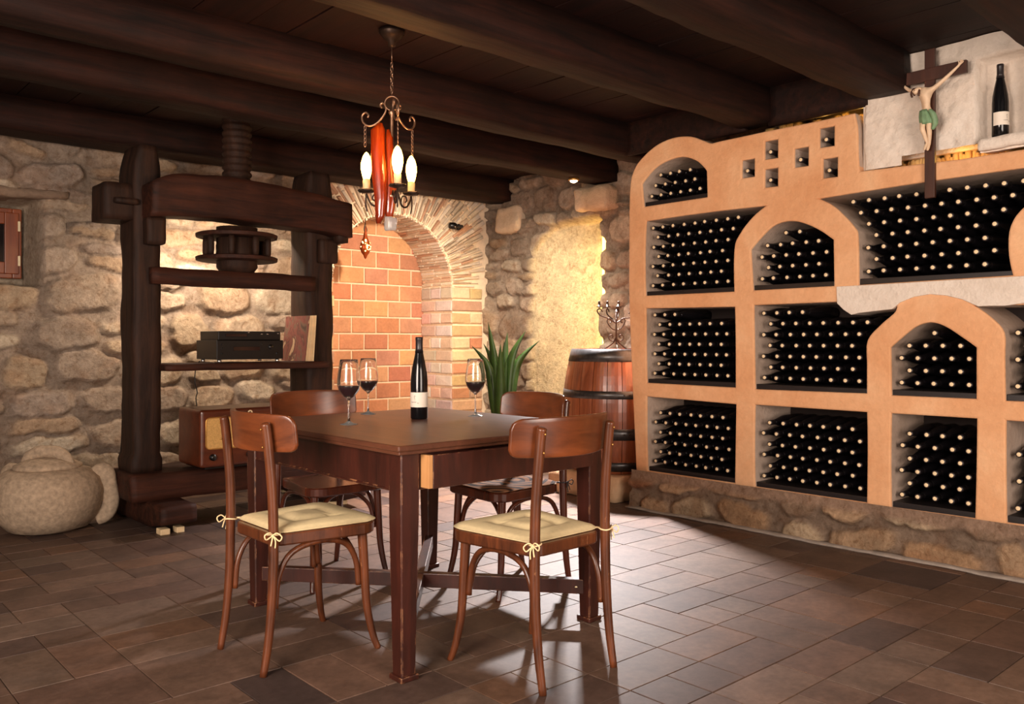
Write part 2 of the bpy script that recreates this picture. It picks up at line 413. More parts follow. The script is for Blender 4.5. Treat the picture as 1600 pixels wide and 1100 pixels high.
def rubble(name, U, V, origin, ud, vd, nd, seed, rows, widths, res=0.012, depth=0.035, mortar=(0.45, 0.38, 0.31),
           tints=None, recess=None, plast=None, hole=None):
    """stone wall patch: U x V metres, bulging stones in recessed mortar, coloured stone by stone"""
    rs = np.random.RandomState(seed)
    nu = int(U/res)+1; nv = int(V/res)+1
    u = np.linspace(0, U, nu); v = np.linspace(0, V, nv); uu, vv = np.meshgrid(u, v); uu = uu.ravel(); vv = vv.ravel()
    wu = uu+0.09*(fbm(uu*4, vv*4, seed+5)-0.5)+0.03*(fbm(uu*18, vv*18, seed+6)-0.5); wv = vv+0.10*(fbm(uu*4, vv*4, seed+9)-0.5)+0.03*(fbm(uu*18, vv*18, seed+8)-0.5)
    d1 = np.full(uu.shape, 9.0); bulge = np.zeros(uu.shape); col = np.zeros((len(uu), 3)); col[:] = mortar
    y = -0.05
    while y < V+0.1:
        h = rs.uniform(*rows); x = -rs.uniform(0, 0.3)
        while x < U+0.2:
            w_ = rs.uniform(*widths)*(0.6+h*2.6)
            parts = [(x+w_/2, y+h/2, w_/2, h/2)]
            if rs.rand() < 0.28 and h > 0.14: parts = [(x+w_/2, y+h*0.27, w_/2, h*0.25), (x+w_/2, y+h*0.77, w_/2, h*0.23)]
            for (cx, cy, a, b) in parts:
                cx += rs.uniform(-0.02, 0.02); cy += rs.uniform(-0.025, 0.025)
                a = a*rs.uniform(0.88, 1.02)-0.005; b = b*rs.uniform(0.86, 1.02)-0.005
                an = rs.uniform(-0.16, 0.16); p = rs.uniform(2.2, 3.6)
                tint = np.array(tints[rs.randint(len(tints))])*rs.uniform(0.82, 1.12); bl = rs.uniform(0.6, 1.25)
                m = (np.abs(wu-cx) < a*1.4+0.05) & (np.abs(wv-cy) < b*1.4+0.05)
                ix = np.nonzero(m)[0]
                if len(ix) == 0: continue
                dx = wu[ix]-cx; dy = wv[ix]-cy; ex = dx*math.cos(an)+dy*math.sin(an); ey = -dx*math.sin(an)+dy*math.cos(an)
                d = ((np.abs(ex)/a)**p+(np.abs(ey)/b)**p)**(1/p)
                k = d < d1[ix]; ix = ix[k]; dk = d[k]; d1[ix] = dk
                s_ = sstep(1.08, 0.80, dk); bulge[ix] = s_*bl
                col[ix] = np.array(mortar)*(1-s_[:, None])+tint*s_[:, None]
            x += w_
        y += h
    # warm stains and grey bloom inside stones
    st = fbm(uu*9, vv*9, seed+21); st2 = fbm(uu*3, vv*3, seed+31)
    k1 = sstep(0.56, 0.74, st)*0.36
    col = col*(1-k1[:, None])+col*np.array((0.72, 0.52, 0.38))*k1[:, None]
    k2 = sstep(0.5, 0.75, st2)*0.35
    col = col*(1-k2[:, None])+np.array(mortar)*1.15*k2[:, None]
    z = depth*bulge+0.022*(fbm(uu*7, vv*7, seed+3)-0.5)+0.012*(fbm(uu*30, vv*30, seed+4)-0.5)+0.03*(fbm(uu*1.3, vv*1.3, seed+2)-0.5)
    if plast is not None:
        pm, pc, pd = plast(uu, vv)
        z = z*(1-pm)+pd*pm+0.006*pm*(fbm(uu*12, vv*12, seed+40)-0.5); col = col*(1-pm[:, None])+np.array(pc)*pm[:, None]
    if recess is not None: z = z-recess(uu, vv)
    o = np.array(origin); P = o+np.outer(uu, ud)+np.outer(vv, vd)+np.outer(z, nd)
    I = np.arange(nu*nv).reshape(nv, nu)
    Q = np.stack([I[:-1, :-1], I[:-1, 1:], I[1:, 1:], I[1:, :-1]], -1).reshape(-1, 4)
    if hole is not None:
        cu_, cv = uu[Q].mean(1), vv[Q].mean(1); Q = Q[~hole(cu_, cv)]
    me = bpy.data.meshes.new(name); me.from_pydata(P.tolist(), [], Q.tolist())
    me.polygons.foreach_set('use_smooth', [True]*len(Q))
    at = me.color_attributes.new('Tint', 'FLOAT_COLOR', 'POINT')
    at.data.foreach_set('color', np.concatenate([np.clip(col, 0, 1), np.ones((len(col), 1))], 1).astype(np.float32).ravel())
    me.materials.append(M['rubble']); me.update()
    ob = bpy.data.objects.new(name, me); C.objects.link(ob); return ob
def L3(*c): return tuple(lin(x) for x in c)

# ================================================================== THE ROOM
XR = 5.30          # far right wall (behind the rack), plane x = XR
YB = 6.25          # back wall, plane y = YB
ZC = 2.62          # underside of the ceiling boards
XF = 4.48          # front face of the wine rack

# ---- floor: square modules split into halves and quarters, each tile with its own tone
fl = MB(); rt = random.Random(3); g = 0.0012
tones = [L3(120, 92, 77), L3(112, 87, 73), L3(126, 100, 84), L3(106, 82, 68), L3(122, 90, 70), L3(94, 73, 64), L3(118, 96, 82), L3(104, 79, 67)]
fl.box((-1.6, -1.6, -0.05), (XR+0.2, 7.2, -0.004), 0, L3(92, 74, 62))
def ftile(x0, y0, x1, y1):
    c = rt.choice(tones if rt.random() > 0.08 else [L3(84, 64, 60), L3(78, 62, 58)]); k = rt.uniform(0.93, 1.07)
    c = tuple(a*k for a in c); z = rt.uniform(-0.0006, 0.0006); h = 0.002
    P = [(x0+g, y0+g, -0.006), (x1-g, y0+g, -0.006), (x1-g, y1-g, -0.006), (x0+g, y1-g, -0.006),
         (x0+g+h, y0+g+h, z), (x1-g-h, y0+g+h, z), (x1-g-h, y1-g-h, z), (x0+g+h, y1-g-h, z)]
    fl.add(P, [(4, 5, 6, 7), (0, 1, 5, 4), (1, 2, 6, 5), (2, 3, 7, 6), (3, 0, 4, 7)], 0, c)
S = 0.37; y = 1.587-S*9
while y < 7.0:
    x = -1.6+rt.choice([0, S/2])-S
    while x < XR+0.1:
        k = rt.random(); h = S/2
        if k < 0.34: ftile(x, y, x+S, y+h); ftile(x, y+h, x+S, y+S)
        elif k < 0.52: ftile(x, y, x+S, y+S)
        elif k < 0.72: ftile(x, y, x+h, y+S); ftile(x+h, y, x+S, y+S)
        else: ftile(x, y, x+h, y+h); ftile(x+h, y, x+S, y+h); ftile(x, y+h, x+S, y+S)
        x += S
    y += S
struct(fl.build('floor', M['tile'], tint=True, recalc=False))

# ---- ceiling boards and the beams that cross below them
ce = MB(); x = -1.6; rc = random.Random(5)
while x < XR+0.2:
    w_ = rc.uniform(0.20, 0.30); ce.box((x+0.003, -1.6, ZC+rc.uniform(0, 0.006)), (x+w_-0.003, 7.2, ZC+0.04)); x += w_
ce.box((-1.6, -1.6, ZC+0.04), (XR+0.4, 7.2, ZC+0.10))
struct(ce.build('ceiling', M['ceiling']))
beams = [(-0.35, -0.10, XF+0.02, 'beam crossing the ceiling behind the viewer'),
         (1.03, 1.28, XF+0.02, 'dark ceiling beam in the top right corner, nearest to the viewer'),
         (1.90, 2.13, XF+0.02, 'dark ceiling beam ending beside the crucifix'),
         (2.72, 2.93, XF+0.10, 'heavy ceiling beam just in front of the chandelier rose'),
         (3.82, 4.02, XR, 'long ceiling beam just behind the chandelier chain'),
         (4.58, 4.81, XR-0.02, 'ceiling beam with a small lit spotlight under its far end'),
         (5.88, 6.16, XR+0.02, 'ceiling beam lying along the top of the stone back wall')]
for i, (y0, y1, xe, lab) in enumerate(beams):
    b = MB(); b.rough((-1.6, y0, 2.415), (xe, y1, ZC+0.01), amp=0.010, seg=0.07, r=0.014, freq=2.6, seed=i*3.1)
    o = b.build('ceiling_beam', M['beam']); tag(o, lab, 'beam', 'old timbers under the ceiling'); o['kind'] = 'structure'

# ---- back wall, left part: rubble with a deep window recess
def win_recess(u, v):
    # u from x=-1.6, v from floor
    wob = 0.03*(fbm(u*6, v*6, 77)-0.5)
    m = sstep(0.86-1e-3, 0.90, u+1.6*0-0+wob)*0
    X = u-1.6
    a = sstep(1.445, 1.40, X+wob)*sstep(0.42, 0.47, X)*sstep(1.47, 1.51, v+wob)*sstep(2.075, 2.03, v+wob)
    return a*0.40
warm = [L3(216, 196, 172), L3(204, 182, 160), L3(212, 188, 160), L3(192, 172, 154), L3(224, 208, 186), L3(204, 176, 148), L3(184, 166, 152)]
ob = rubble('wall_back', 5.12, 2.66, (-1.6, YB, 0), (1, 0, 0), (0, 0, 1), (0, -1, 0), 11, (0.12, 0.28), (0.20, 0.42), res=0.0125,
            depth=0.045, mortar=L3(172, 154, 138), tints=warm, recess=win_recess, plast=lambda u, v: (np.clip(win_recess(u, v)/0.4*3, 0, 1)*0.8, L3(206, 190, 168), 0.0))
struct(ob, 'rubble stone back wall behind the wooden press')
sb = MB(); sb.box((-1.7, YB+0.46, -0.05), (3.50, YB+0.55, 2.7)); struct(sb.build('wall_behind_window', M['mortar']))

# window deep in the recess
wf = MB(); wx0, wx1, wz0, wz1, wy = 0.52, 1.385, 1.545, 2.02, YB+0.31
wf.rbox((wx1-0.055, wy, wz0), (wx1, wy+0.05, wz1), 0.006); wf.rbox((wx0, wy, wz0), (wx0+0.055, wy+0.05, wz1), 0.006)
wf.rbox((wx0+0.055, wy+0.002, wz1-0.055), (wx1-0.055, wy+0.05, wz1), 0.006); wf.rbox((wx0+0.055, wy+0.002, wz0), (wx1-0.055, wy+0.05, wz0+0.055), 0.006)
wf.rbox((wx1-0.105, wy-0.018, wz0+0.03), (wx1-0.02, wy+0.012, wz1-0.03), 0.005); wf.rbox((wx0+0.02, wy-0.018, wz0+0.03), (wx0+0.14, wy+0.012, wz1-0.03), 0.005)
wf.rbox((wx0+0.14, wy-0.018, wz1-0.11), (wx1-0.105, wy+0.012, wz1-0.03), 0.005); wf.rbox((wx0+0.14, wy-0.018, wz0+0.03), (wx1-0.105, wy+0.012, wz0+0.11), 0.005)
wo = struct(wf.build('window_1', M['window_frame']), 'small red-brown wooden window set deep in the stone wall')
p = MB(); p.box((wx0+0.1, wy+0.004, wz0+0.08), (wx1-0.1, wy+0.010, wz1-0.08)); p.build('window_pane', plain('dark_window_pane', rgb(30, 24, 24), 0.08), wo)
for z in (wz0+0.12, wz1-0.12):
    h = MB(); h.rbox((wx1-0.028, wy-0.028, z-0.035), (wx1-0.012, wy-0.014, z+0.035), 0.004); h.build('window_hinge', M['cream'], wo)
# rough stone lintel over the window recess
lt = MB(); lt.rough((0.30, YB-0.07, 2.055), (1.60, YB+0.25, 2.115), amp=0.018, seg=0.05, r=0.02, freq=5, seed=3)
struct(lt.build('trim_1', plaster('rough_lintel_stone', rgb(120, 96, 80), rgb(160, 136, 114), rgb(190, 168, 144), 0.9, 0.9)), 'rough split stone lintel above the small window')

# ---- back wall, right part: arch of thin stones around a bricked alcove
AX0, AX1, AZ = 3.60, 4.867, 1.614; AC = (AX0+AX1)/2; AR = (AX1-AX0)/2; AD = 0.47
hole = [(AX1, 0.0), (AX1, AZ)]+[(AC+AR*math.cos(a), AZ+AR*math.sin(a)) for a in np.linspace(0, PI, 28)[1:-1]]+[(AX0, AZ), (AX0, 0.0)]
outer = [(AX1, -0.05), (XR+0.05, -0.05), (XR+0.05, 2.65), (3.42, 2.65), (3.42, -0.05), (AX0, -0.05)]
aw = MB()
poly = [(AX0, -0.05)]+[(AX0, AZ)]+[(AC-AR*math.cos(a), AZ+AR*math.sin(a)) for a in np.linspace(0, PI, 28)[1:-1]]+[(AX1, AZ), (AX1, -0.05), (XR+0.05, -0.05), (XR+0.05, 2.65), (3.42, 2.65), (3.42, -0.05)]
aw.prism(poly, lambda x, z: (x, YB, z), lambda x, z: (x, YB+AD, z))
struct(aw.build('wall_arch', M['mortar']), 'pale mortar wall around the bricked alcove')
rv = random.Random(21)
vs_ = MB(); vtints = [L3(232, 216, 194), L3(224, 204, 180), L3(212, 190, 168), L3(236, 220, 202), L3(216, 184, 158), L3(202, 158, 130), L3(226, 208, 186)]
def stone4(P, y0, y1, col):
    """thin stone from four face corners (x,z), sticking out from y1 to y0"""
    c = [sum(p[0] for p in P)/4, sum(p[1] for p in P)/4]; ins = 0.80
    V = [(p[0], y1, p[1]) for p in P]+[(c[0]+(p[0]-c[0])*0.97, y0+0.008, c[1]+(p[1]-c[1])*0.92) for p in P]+[(c[0]+(p[0]-c[0])*0.93, y0, c[1]+(p[1]-c[1])*ins) for p in P]
    Fc = [(8, 9, 10, 11)]
    for i in range(4):
        j = (i+1) % 4; Fc += [(i, j, 4+j, 4+i), (4+i, 4+j, 8+j, 8+i)]
    vs_.add(V, Fc, 0, col)
a = -0.02
while a < PI+0.02:
    da = rv.uniform(0.022, 0.046); r = AR+rv.uniform(-0.004, 0.012); tilt = rv.uniform(-0.02, 0.02)
    while r < 1.30:
        ln = rv.uniform(0.09, 0.26); r2 = min(r+ln, 1.32); g2 = 0.006/r
        P = [(AC+rr*math.cos(aa), AZ+rr*math.sin(aa)) for rr, aa in ((r, a+g2), (r2, a+g2+tilt*0.5), (r2, a+da-g2*0.6+tilt*0.5), (r, a+da-g2))]
        P = [(px+rv.uniform(-0.004, 0.004), pz+rv.uniform(-0.004, 0.004)) for px, pz in P]
        if all(3.42 < px < 5.26 and pz < 2.56 and pz > 1.55 for px, pz in P):
            k = rv.uniform(0.85, 1.08); stone4(P, YB-rv.uniform(0.010, 0.034), YB+0.004, tuple(c*k for c in rv.choice(vtints)))
        r = r2+0.007
    a += da
# soffit of the arch and the same thin stones on the reveal under it
a = 0.0
while a < PI:
    da = rv.uniform(0.03, 0.055); yy = YB+0.004
    while yy < YB+AD-0.02:
        y2 = min(yy+rv.uniform(0.12, 0.26), YB+AD)
        P = [(AC+AR*math.cos(t), yv, AZ+AR*math.sin(t)) for t, yv in ((a+0.006, yy), (a+da-0.006, yy), (a+da-0.006, y2-0.008), (a+0.006, y2-0.008))]
        q = rv.uniform(0.008, 0.02)
        P2 = [(AC+(AR-q)*math.cos(t), yv, AZ+(AR-q)*math.sin(t)) for t, yv in ((a+0.011, yy+0.005), (a+da-0.011, yy+0.005), (a+da-0.011, y2-0.013), (a+0.011, y2-0.013))]
        vs_.add(P+P2, [(4, 5, 6, 7), (0, 1, 5, 4), (1, 2, 6, 5), (2, 3, 7, 6), (3, 0, 4, 7)], 0, rv.choice(vtints)); yy = y2
    a += da
struct(vs_.build('trim_2', M['brick'], tint=True), 'fan of thin pale stones around the alcove arch')
# brick piers: long face bricks and white-washed reveal bricks
pr = MB(); rb = random.Random(9)
def brick(lo, hi, ax, sgn, col, j=0.003):
    lo = list(lo); hi = list(hi); o = [k for k in range(3) if k != ax]; base = hi[ax] if sgn < 0 else lo[ax]; fr = lo[ax] if sgn < 0 else hi[ax]
    mid = fr-sgn*0.006; V = []
    for val, ins in ((base, 0), (mid, 0), (fr, 0.007)):
        for (a_, b_) in ((0, 0), (1, 0), (1, 1), (0, 1)):
            p_ = [0, 0, 0]; p_[ax] = val
            p_[o[0]] = (lo[o[0]]+ins) if a_ == 0 else (hi[o[0]]-ins); p_[o[1]] = (lo[o[1]]+ins) if b_ == 0 else (hi[o[1]]-ins)
            V.append([q+rb.uniform(-j, j) for q in p_])
    Fc = [(8, 9, 10, 11)]
    for t in (0, 4):
        for i in range(4): k = (i+1) % 4; Fc.append((t+i, t+k, t+4+k, t+4+i))
    pr.add(V, Fc, 0, col)
bt = [L3(222, 164, 122), L3(230, 190, 148), L3(214, 150, 108), L3(232, 208, 172), L3(222, 186, 140), L3(208, 164, 134)]
wt = [L3(228, 210, 196), L3(216, 194, 180), L3(206, 184, 174), L3(232, 218, 204), L3(222, 190, 168)]
z = 0.0; k = 0
while z < 1.56:
    h = 0.095
    xs = [AX1-0.015, AX1+0.20, XR-0.08] if k % 2 else [AX1-0.015, XR-0.08]
    for i in range(len(xs)-1): brick((xs[i]+0.004, YB-0.02, z), (xs[i+1]-0.008, YB+0.01, z+h), 1, -1, tuple(c*rb.uniform(0.9, 1.08) for c in rb.choice(bt)))
    ys = [YB-0.012, YB+0.16, YB+0.32, YB+AD] if k % 2 else [YB-0.012, YB+0.24, YB+AD]
    for i in range(len(ys)-1): brick((AX1-0.022, ys[i]+0.004, z), (AX1+0.01, ys[i+1]-0.008, z+h), 0, -1, tuple(c*rb.uniform(0.9, 1.06) for c in rb.choice(wt)))
    xs = [3.44, AX0+0.01] if k % 2 else [3.50, AX0+0.02]
    for i in range(len(xs)-1): brick((xs[i], YB-0.02, z), (xs[i+1]-0.006, YB+0.01, z+h), 1, -1, tuple(c*rb.uniform(0.95, 1.12) for c in rb.choice(bt)))
    z += 0.117; k += 1
struct(pr.build('trim_3', M['brick'], tint=True), 'brick piers with pale mortar either side of the alcove')
pr = MB(); bo = [L3(222, 156, 118), L3(216, 150, 114), L3(228, 166, 122), L3(218, 156, 124), L3(230, 178, 132), L3(208, 142, 108)]
z = -0.02; k = 0
while z < 2.35:
    h = 0.152; x = AX0-0.05-(0.13 if k % 2 else 0)
    while x < AX1+0.05:
        w_ = 0.262; brick((x+0.004, YB+AD-0.009, z), (x+w_-0.008, YB+AD+0.01, z+h-0.014), 1, -1, tuple(c*rb.uniform(0.9, 1.08) for c in rb.choice(bo)), 0.0018); x += w_
    z += h; k += 1
struct(pr.build('wall_alcove', M['brick'], tint=True), 'orange brick back of the arched alcove')
sb = MB(); sb.box((AX0-0.2, YB+AD, -0.05), (XR+0.2, YB+AD+0.08, 2.7)); struct(sb.build('wall_alcove_mortar', M['mortar']))

# ---- far right wall with the plastered niche
ny0, ny1 = 4.78, 5.68
def nich(u, v, soft=0.03):
    Y = YB-u; wob = 0.10*(fbm(v*2.3, v*0+3, 91)-0.5)+0.03*(fbm(v*9, v*0+1, 92)-0.5)
    top = 2.16-0.55*np.clip((Y-5.22), 0, 1)**2*3+0.03*(fbm(Y*7, v*0, 93)-0.5)
    return sstep(ny0+wob-0.012, ny0+wob+0.012, Y), sstep(ny1+wob+0.02-0.07*soft*10, ny1+wob-0.10, Y)*sstep(top+0.02, top-0.03, v)
def nrec(u, v): a, b = nich(u, v); return 0.13*a*b*np.clip((5.62-(YB-u))/0.6, 0.1, 1)
def nplast(u, v):
    a, b = nich(u, v); m = a*b; return m, L3(246, 226, 186), 0.0
cool = [L3(182, 164, 146), L3(196, 178, 160), L3(170, 150, 132), L3(190, 166, 140), L3(206, 190, 170), L3(160, 142, 126)]
ob = rubble('wall_right', 3.4, 2.66, (XR, YB, 0), (0, -1, 0), (0, 0, 1), (-1, 0, 0), 29, (0.11, 0.25), (0.16, 0.36), res=0.0125, depth=0.05,
            mortar=L3(166, 148, 132), tints=cool, recess=nrec, plast=nplast)
struct(ob, 'rubble stone wall with a yellow plastered niche')
sb = MB(); sb.box((XR+0.16, -1.6, -0.05), (XR+0.25, YB+0.6, 2.7)); sb.box((XR-0.01, -1.6, -0.05), (XR+0.2, 2.86, 2.7)); struct(sb.build('wall_right_backing', M['yellow']))
# two big stones standing proud of that wall
for nm, lo, hi, lab, s_ in (('trim_4', (XR-0.16, 4.60, 2.20), (XR+0.06, 4.98, 2.40), 'big pale stone block under the beam end', 2.0),
                            ('trim_5', (XR-0.09, 5.72, 2.12), (XR+0.06, 6.05, 2.38), 'rough stone block high in the corner', 7.0)):
    b = MB(); b.rough(lo, hi, amp=0.022, seg=0.03, r=0.05, freq=6, seed=s_)
    struct(b.build(nm, plaster('proud_stone', rgb(170, 140, 114), rgb(206, 182, 154), rgb(226, 206, 182), 0.9, 0.8)), lab)

# warm light strip hidden behind the near edge of the niche
ls = MB(); ls.rbox((XR-0.01, 4.70, 0.75), (XR+0.12, 4.72, 2.05), 0.004)
# ---- walls behind the viewer, with two invented openings for the added fill lamps
def wall_with_hole(name, along, fixed, a0, a1, h0, h1, z0, z1, t):
    b = MB()
    for (p0, p1, q0, q1) in ((a0, h0, -0.05, 2.7), (h1, a1, -0.05, 2.7), (h0, h1, z1, 2.7), (h0, h1, -0.05, z0)):
        if p1-p0 < 1e-3 or q1-q0 < 1e-3: continue
        if along == 'y': b.box((fixed-t, p0, q0), (fixed, p1, q1))
        else: b.box((p0, fixed-t, q0), (p1, fixed, q1))
    struct(b.build(name, M['white']))
wall_with_hole('wall_left', 'y', -1.55, -1.6, YB+0.5, 0.4, 2.0, 0.8, 2.3, 0.2)
wall_with_hole('wall_front', 'x', -1.55, -1.7, XR+0.2, 0.7, 2.5, -0.05, 2.35, 0.2)

# ================================================================== THE WINE RACK
def rk(px, py):
    p = on_x(px, py, XF); return (p.y, p.z)
def RP(pts): return [rk(p[0], p[1])+tuple(p[2:]) for p in pts]
H = 1   # marks a hard corner
bt_z = 0.225
out = [(3.715, 0.15, H), rk(985, 500), rk(984, 400), rk(985, 300), rk(992, 265), rk(1008, 243), rk(1030, 225), rk(1055, 215), rk(1080, 213.5), rk(1100, 220), rk(1112, 224), rk(1125, 221),
       rk(1200, 205), rk(1270, 191), rk(1336, 177)+(H,), rk(1341, 200), rk(1342, 240), rk(1344, 268)+(H,), rk(1400, 261), rk(1500, 249)+(H,), (0.55, 2.03, H), (0.55, 0.15, H)]
openings = {
 'arch_top_left': RP([(1007.5, 323, H), (1004.5, 288, H), (1022, 266), (1041, 253), (1066, 245.5), (1086, 250), (1098, 259), (1105, 268, H), (1106, 308, H)]),
 'left_upper': RP([(1010, 462, H), (1009, 400), (1011, 346, H), (1100, 333), (1197, 322, H), (1176, 340), (1157, 365), (1148, 390), (1148, 455.5, H)]),
 'arch_middle': RP([(1178, 453.6, H), (1174.5, 390.5, H), (1192, 370), (1209, 354), (1226, 347), (1244, 346), (1264, 351.7), (1283, 361), (1303, 375, H), (1304, 446.7, H)]),
 'big_upper': RP([(1343, 445, H), (1342, 373), (1337, 356), (1319, 336), (1302, 321), (1281, 311, H), (1465, 282), (1600, 262)])[:-1]+[(0.98, 1.936, H), (1.20, 1.86), (1.36, 1.76), (1.425, 1.67), (1.435, 1.55), rk(1583, 430)+(H,)],
 'left_third': RP([(1012, 598, H), (1011, 540), (1010.5, 482, H), (1149, 479.5, H), (1150, 540), (1150, 605.5, H)]),
 'left_bottom': RP([(1013.5, 735, H), (1012, 680), (1012, 619.5, H), (1151, 631.7, H), (1150, 690), (1149, 754.5, H)]),
 'middle_third': RP([(1181, 608, H), (1180, 540), (1179, 477, H), (1304, 472, H), (1400, 470, H), (1400, 486), (1378, 506), (1356, 532), (1355, 570), (1355, 614.6, H)]),
 'middle_bottom': RP([(1181, 760, H), (1180, 700), (1181, 632.5, H), (1355, 644, H), (1356, 700), (1355, 785, H)]),
 'arch_right': RP([(1394, 617.5, H), (1393, 543, H), (1410, 528), (1432.5, 510.6), (1455, 504), (1478, 510.6), (1505, 528), (1526, 543, H), (1526, 623, H)]),
 'right_bottom': RP([(1394, 792, H), (1393, 720), (1394, 646, H), (1527, 654, H), (1526, 730), (1524, 809.5, H)]),
 'edge_third': RP([(1572, 626, H), (1571, 560), (1570, 520), (1551, 497), (1524, 478, H)])+[(0.80, 1.285, H), (0.80, 0.84, H)],
 'edge_bottom': RP([(1574, 816, H), (1573, 740), (1573, 657, H)])+[(0.80, 0.735, H), (0.80, 0.262, H)],
}
niches = [(1170, 263), (1206, 233.5), (1206, 277.5), (1253, 245.5), (1293, 214), (1298, 262)]
sm = {k: smooth_poly(v, 4) for k, v in openings.items()}
niche_polys = []
for (px, py) in niches:
    cy, cz = rk(px, py); niche_polys.append([(cy-0.042, cz-0.056), (cy+0.042, cz-0.054), (cy+0.041, cz+0.052), (cy-0.043, cz+0.051)])
RD = 0.40
me = slab([smooth_poly(out, 5)]+list(sm.values())+niche_polys, RD, 0.010)
# the outline's x is the room's y, its y is height, its z becomes depth into the wall
mt = Matrix(((0, 0, 1, XF+RD/2), (1, 0, 0, 0), (0, 1, 0, 0), (0, 0, 0, 1)))
rack = thing('wine_rack', 'built-in terracotta plaster wine rack with arched compartments filled with bottles', 'wine rack', (XF, 2.3, 0))
rl = Matrix.Translation((-XF, -2.3, 0))
me.transform(rl @ mt)
me.materials.clear(); me.materials.append(M['orange']); me.materials.append(M['pale'])
bm = bmesh.new(); bm.from_mesh(me); bmesh.ops.remove_doubles(bm, verts=bm.verts[:], dist=1e-5); bmesh.ops.recalc_face_normals(bm, faces=bm.faces[:])
for f in bm.faces:
    c = f.calc_center_median(); f.material_index = 1 if (abs(f.normal.x) < 0.3 and c.x > 0.03 and c.y < 1.39 and not (abs(c.z-2.03) < 0.03)) else 0
    f.smooth = False
bm.to_mesh(me); bm.free()
fr = bpy.data.objects.new('plaster_frame', me); C.objects.link(fr); fr.parent = rack
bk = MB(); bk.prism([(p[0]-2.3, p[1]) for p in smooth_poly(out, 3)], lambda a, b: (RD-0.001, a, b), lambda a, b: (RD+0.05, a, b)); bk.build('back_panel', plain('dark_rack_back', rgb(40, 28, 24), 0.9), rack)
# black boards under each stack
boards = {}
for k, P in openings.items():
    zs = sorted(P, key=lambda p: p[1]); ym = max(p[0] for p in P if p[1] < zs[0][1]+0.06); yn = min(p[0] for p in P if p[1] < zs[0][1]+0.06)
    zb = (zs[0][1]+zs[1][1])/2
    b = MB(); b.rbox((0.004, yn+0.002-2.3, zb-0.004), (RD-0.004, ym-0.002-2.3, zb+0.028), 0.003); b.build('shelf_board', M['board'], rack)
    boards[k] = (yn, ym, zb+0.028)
# white lintel beam let into the plaster
lint = RP([(1309, 448), (1400, 443), (1500, 437), (1600, 431.5)])+[(0.56, 1.50), (0.56, 1.32)]+RP([(1600, 474), (1572, 478), (1548, 478), (1530, 479), (1505, 468), (1480, 462), (1455, 460), (1430, 464), (1408, 473), (1396, 483), (1370, 486), (1345, 489), (1332, 492), (1320, 484), (1310, 474)])
lp = [(a-2.3, b) for a, b in lint]
li = MB(); li.prism(lp, lambda a, b: (-0.018, a, b), lambda a, b: (0.20, a, b))
li.build('stone_lintel', M['white'], rack, bevel=0.008)
# rubble base
def base_plast(u, v): return sstep(0.175, 0.215, v+0.03*(fbm(u*5, v*5, 61)-0.5)), L3(176, 146, 124), 0.012
bs = rubble('stone_base', 3.20, 0.255, (XF-0.035, 3.73, 0), (0, -1, 0), (0, 0, 1), (-1, 0, 0), 47, (0.17, 0.24), (0.18, 0.42), res=0.010, depth=0.04, mortar=L3(150, 128, 110),
            tints=[L3(196, 158, 122), L3(206, 172, 138), L3(180, 130, 96), L3(170, 142, 118), L3(210, 186, 156)], plast=base_plast)
bs.data.transform(rl); bs.parent = rack
bb = MB(); bb.box((0.002, 0.53-2.3, 0), (RD+0.05, 3.725-2.3, 0.222)); bb.build('base_core', M['conc'], rack)
k_ = MB(); k_.rough((XF-0.105, 0.5, 0.0), (XF-0.02, 3.74, 0.014), amp=0.006, seg=0.05, r=0.006, freq=5)
struct(k_.build('baseboard_right', M['conc']), 'grey mortar strip at the foot of the wine rack')

# ---- white plaster wall above the rack with a slot and a small ledge
up = [(0.3, 2.035), rk(1600, 232), rk(1528, 240), rk(1524, 233), (rk(1524, 233)[0]+0.0, 2.098), (rk(1393, 252)[0], 2.10), rk(1391, 262), rk(1345, 268), rk(1343, 200), rk(1341, 178), rk(1339, 150)[:1]+(2.42,), (2.165, 2.60), (0.3, 2.60)]
uw = MB()
n_ = 220; zz = 60; V = []; 
def slot(Y, z): return 1.575 < Y < 1.955 and z < 2.095
ys = np.linspace(0.3, 2.168, n_); zs_ = np.linspace(2.045, 2.62, zz); ii = {}
for a, Y in enumerate(ys):
    for b, z in enumerate(zs_):
        d = 0.028*(mnoise.noise((Y*3, z*3, 5))+0.5*mnoise.noise((Y*9, z*9, 8))+0.25*mnoise.noise((Y*25, z*25, 8)))
        e = max(0, 1-(2.168-Y)/0.03); d -= 0.05*e*e
        rec = 0.10*max(0, min(1, (0.115-abs(Y-1.478))/0.012))*max(0, min(1, (2.515-z)/0.012))*(1 if z > 2.10 else 0)
        V.append((XF+0.026-d+rec, Y, z))
Fc = []
for a in range(n_-1):
    for b in range(zz-1):
        Y = (ys[a]+ys[a+1])/2; z = (zs_[b]+zs_[b+1])/2
        if not slot(Y, z): Fc.append((a*zz+b, a*zz+b+1, (a+1)*zz+b+1, (a+1)*zz+b))
uw.add(V, Fc, smooth=True)
uw.box((XF+0.17, 0.3, 2.10), (XF+0.20, 2.16, 2.62)); uw.box((XF+0.045, 2.150, 2.05), (XF+0.13, 2.168, 2.62))
struct(uw.build('wall_upper', M['white'], recalc=False), 'white plaster wall above the lower half of the rack')
lg = MB(); lg.rough((XF-0.006, 1.02, 2.052), (XF+0.12, 1.575, 2.112), amp=0.006, seg=0.02, r=0.012, freq=6)
struct(lg.build('trim_6', M['white']), 'small white plaster ledge under the standing bottle')
gs = MB(); rg = random.Random(4)
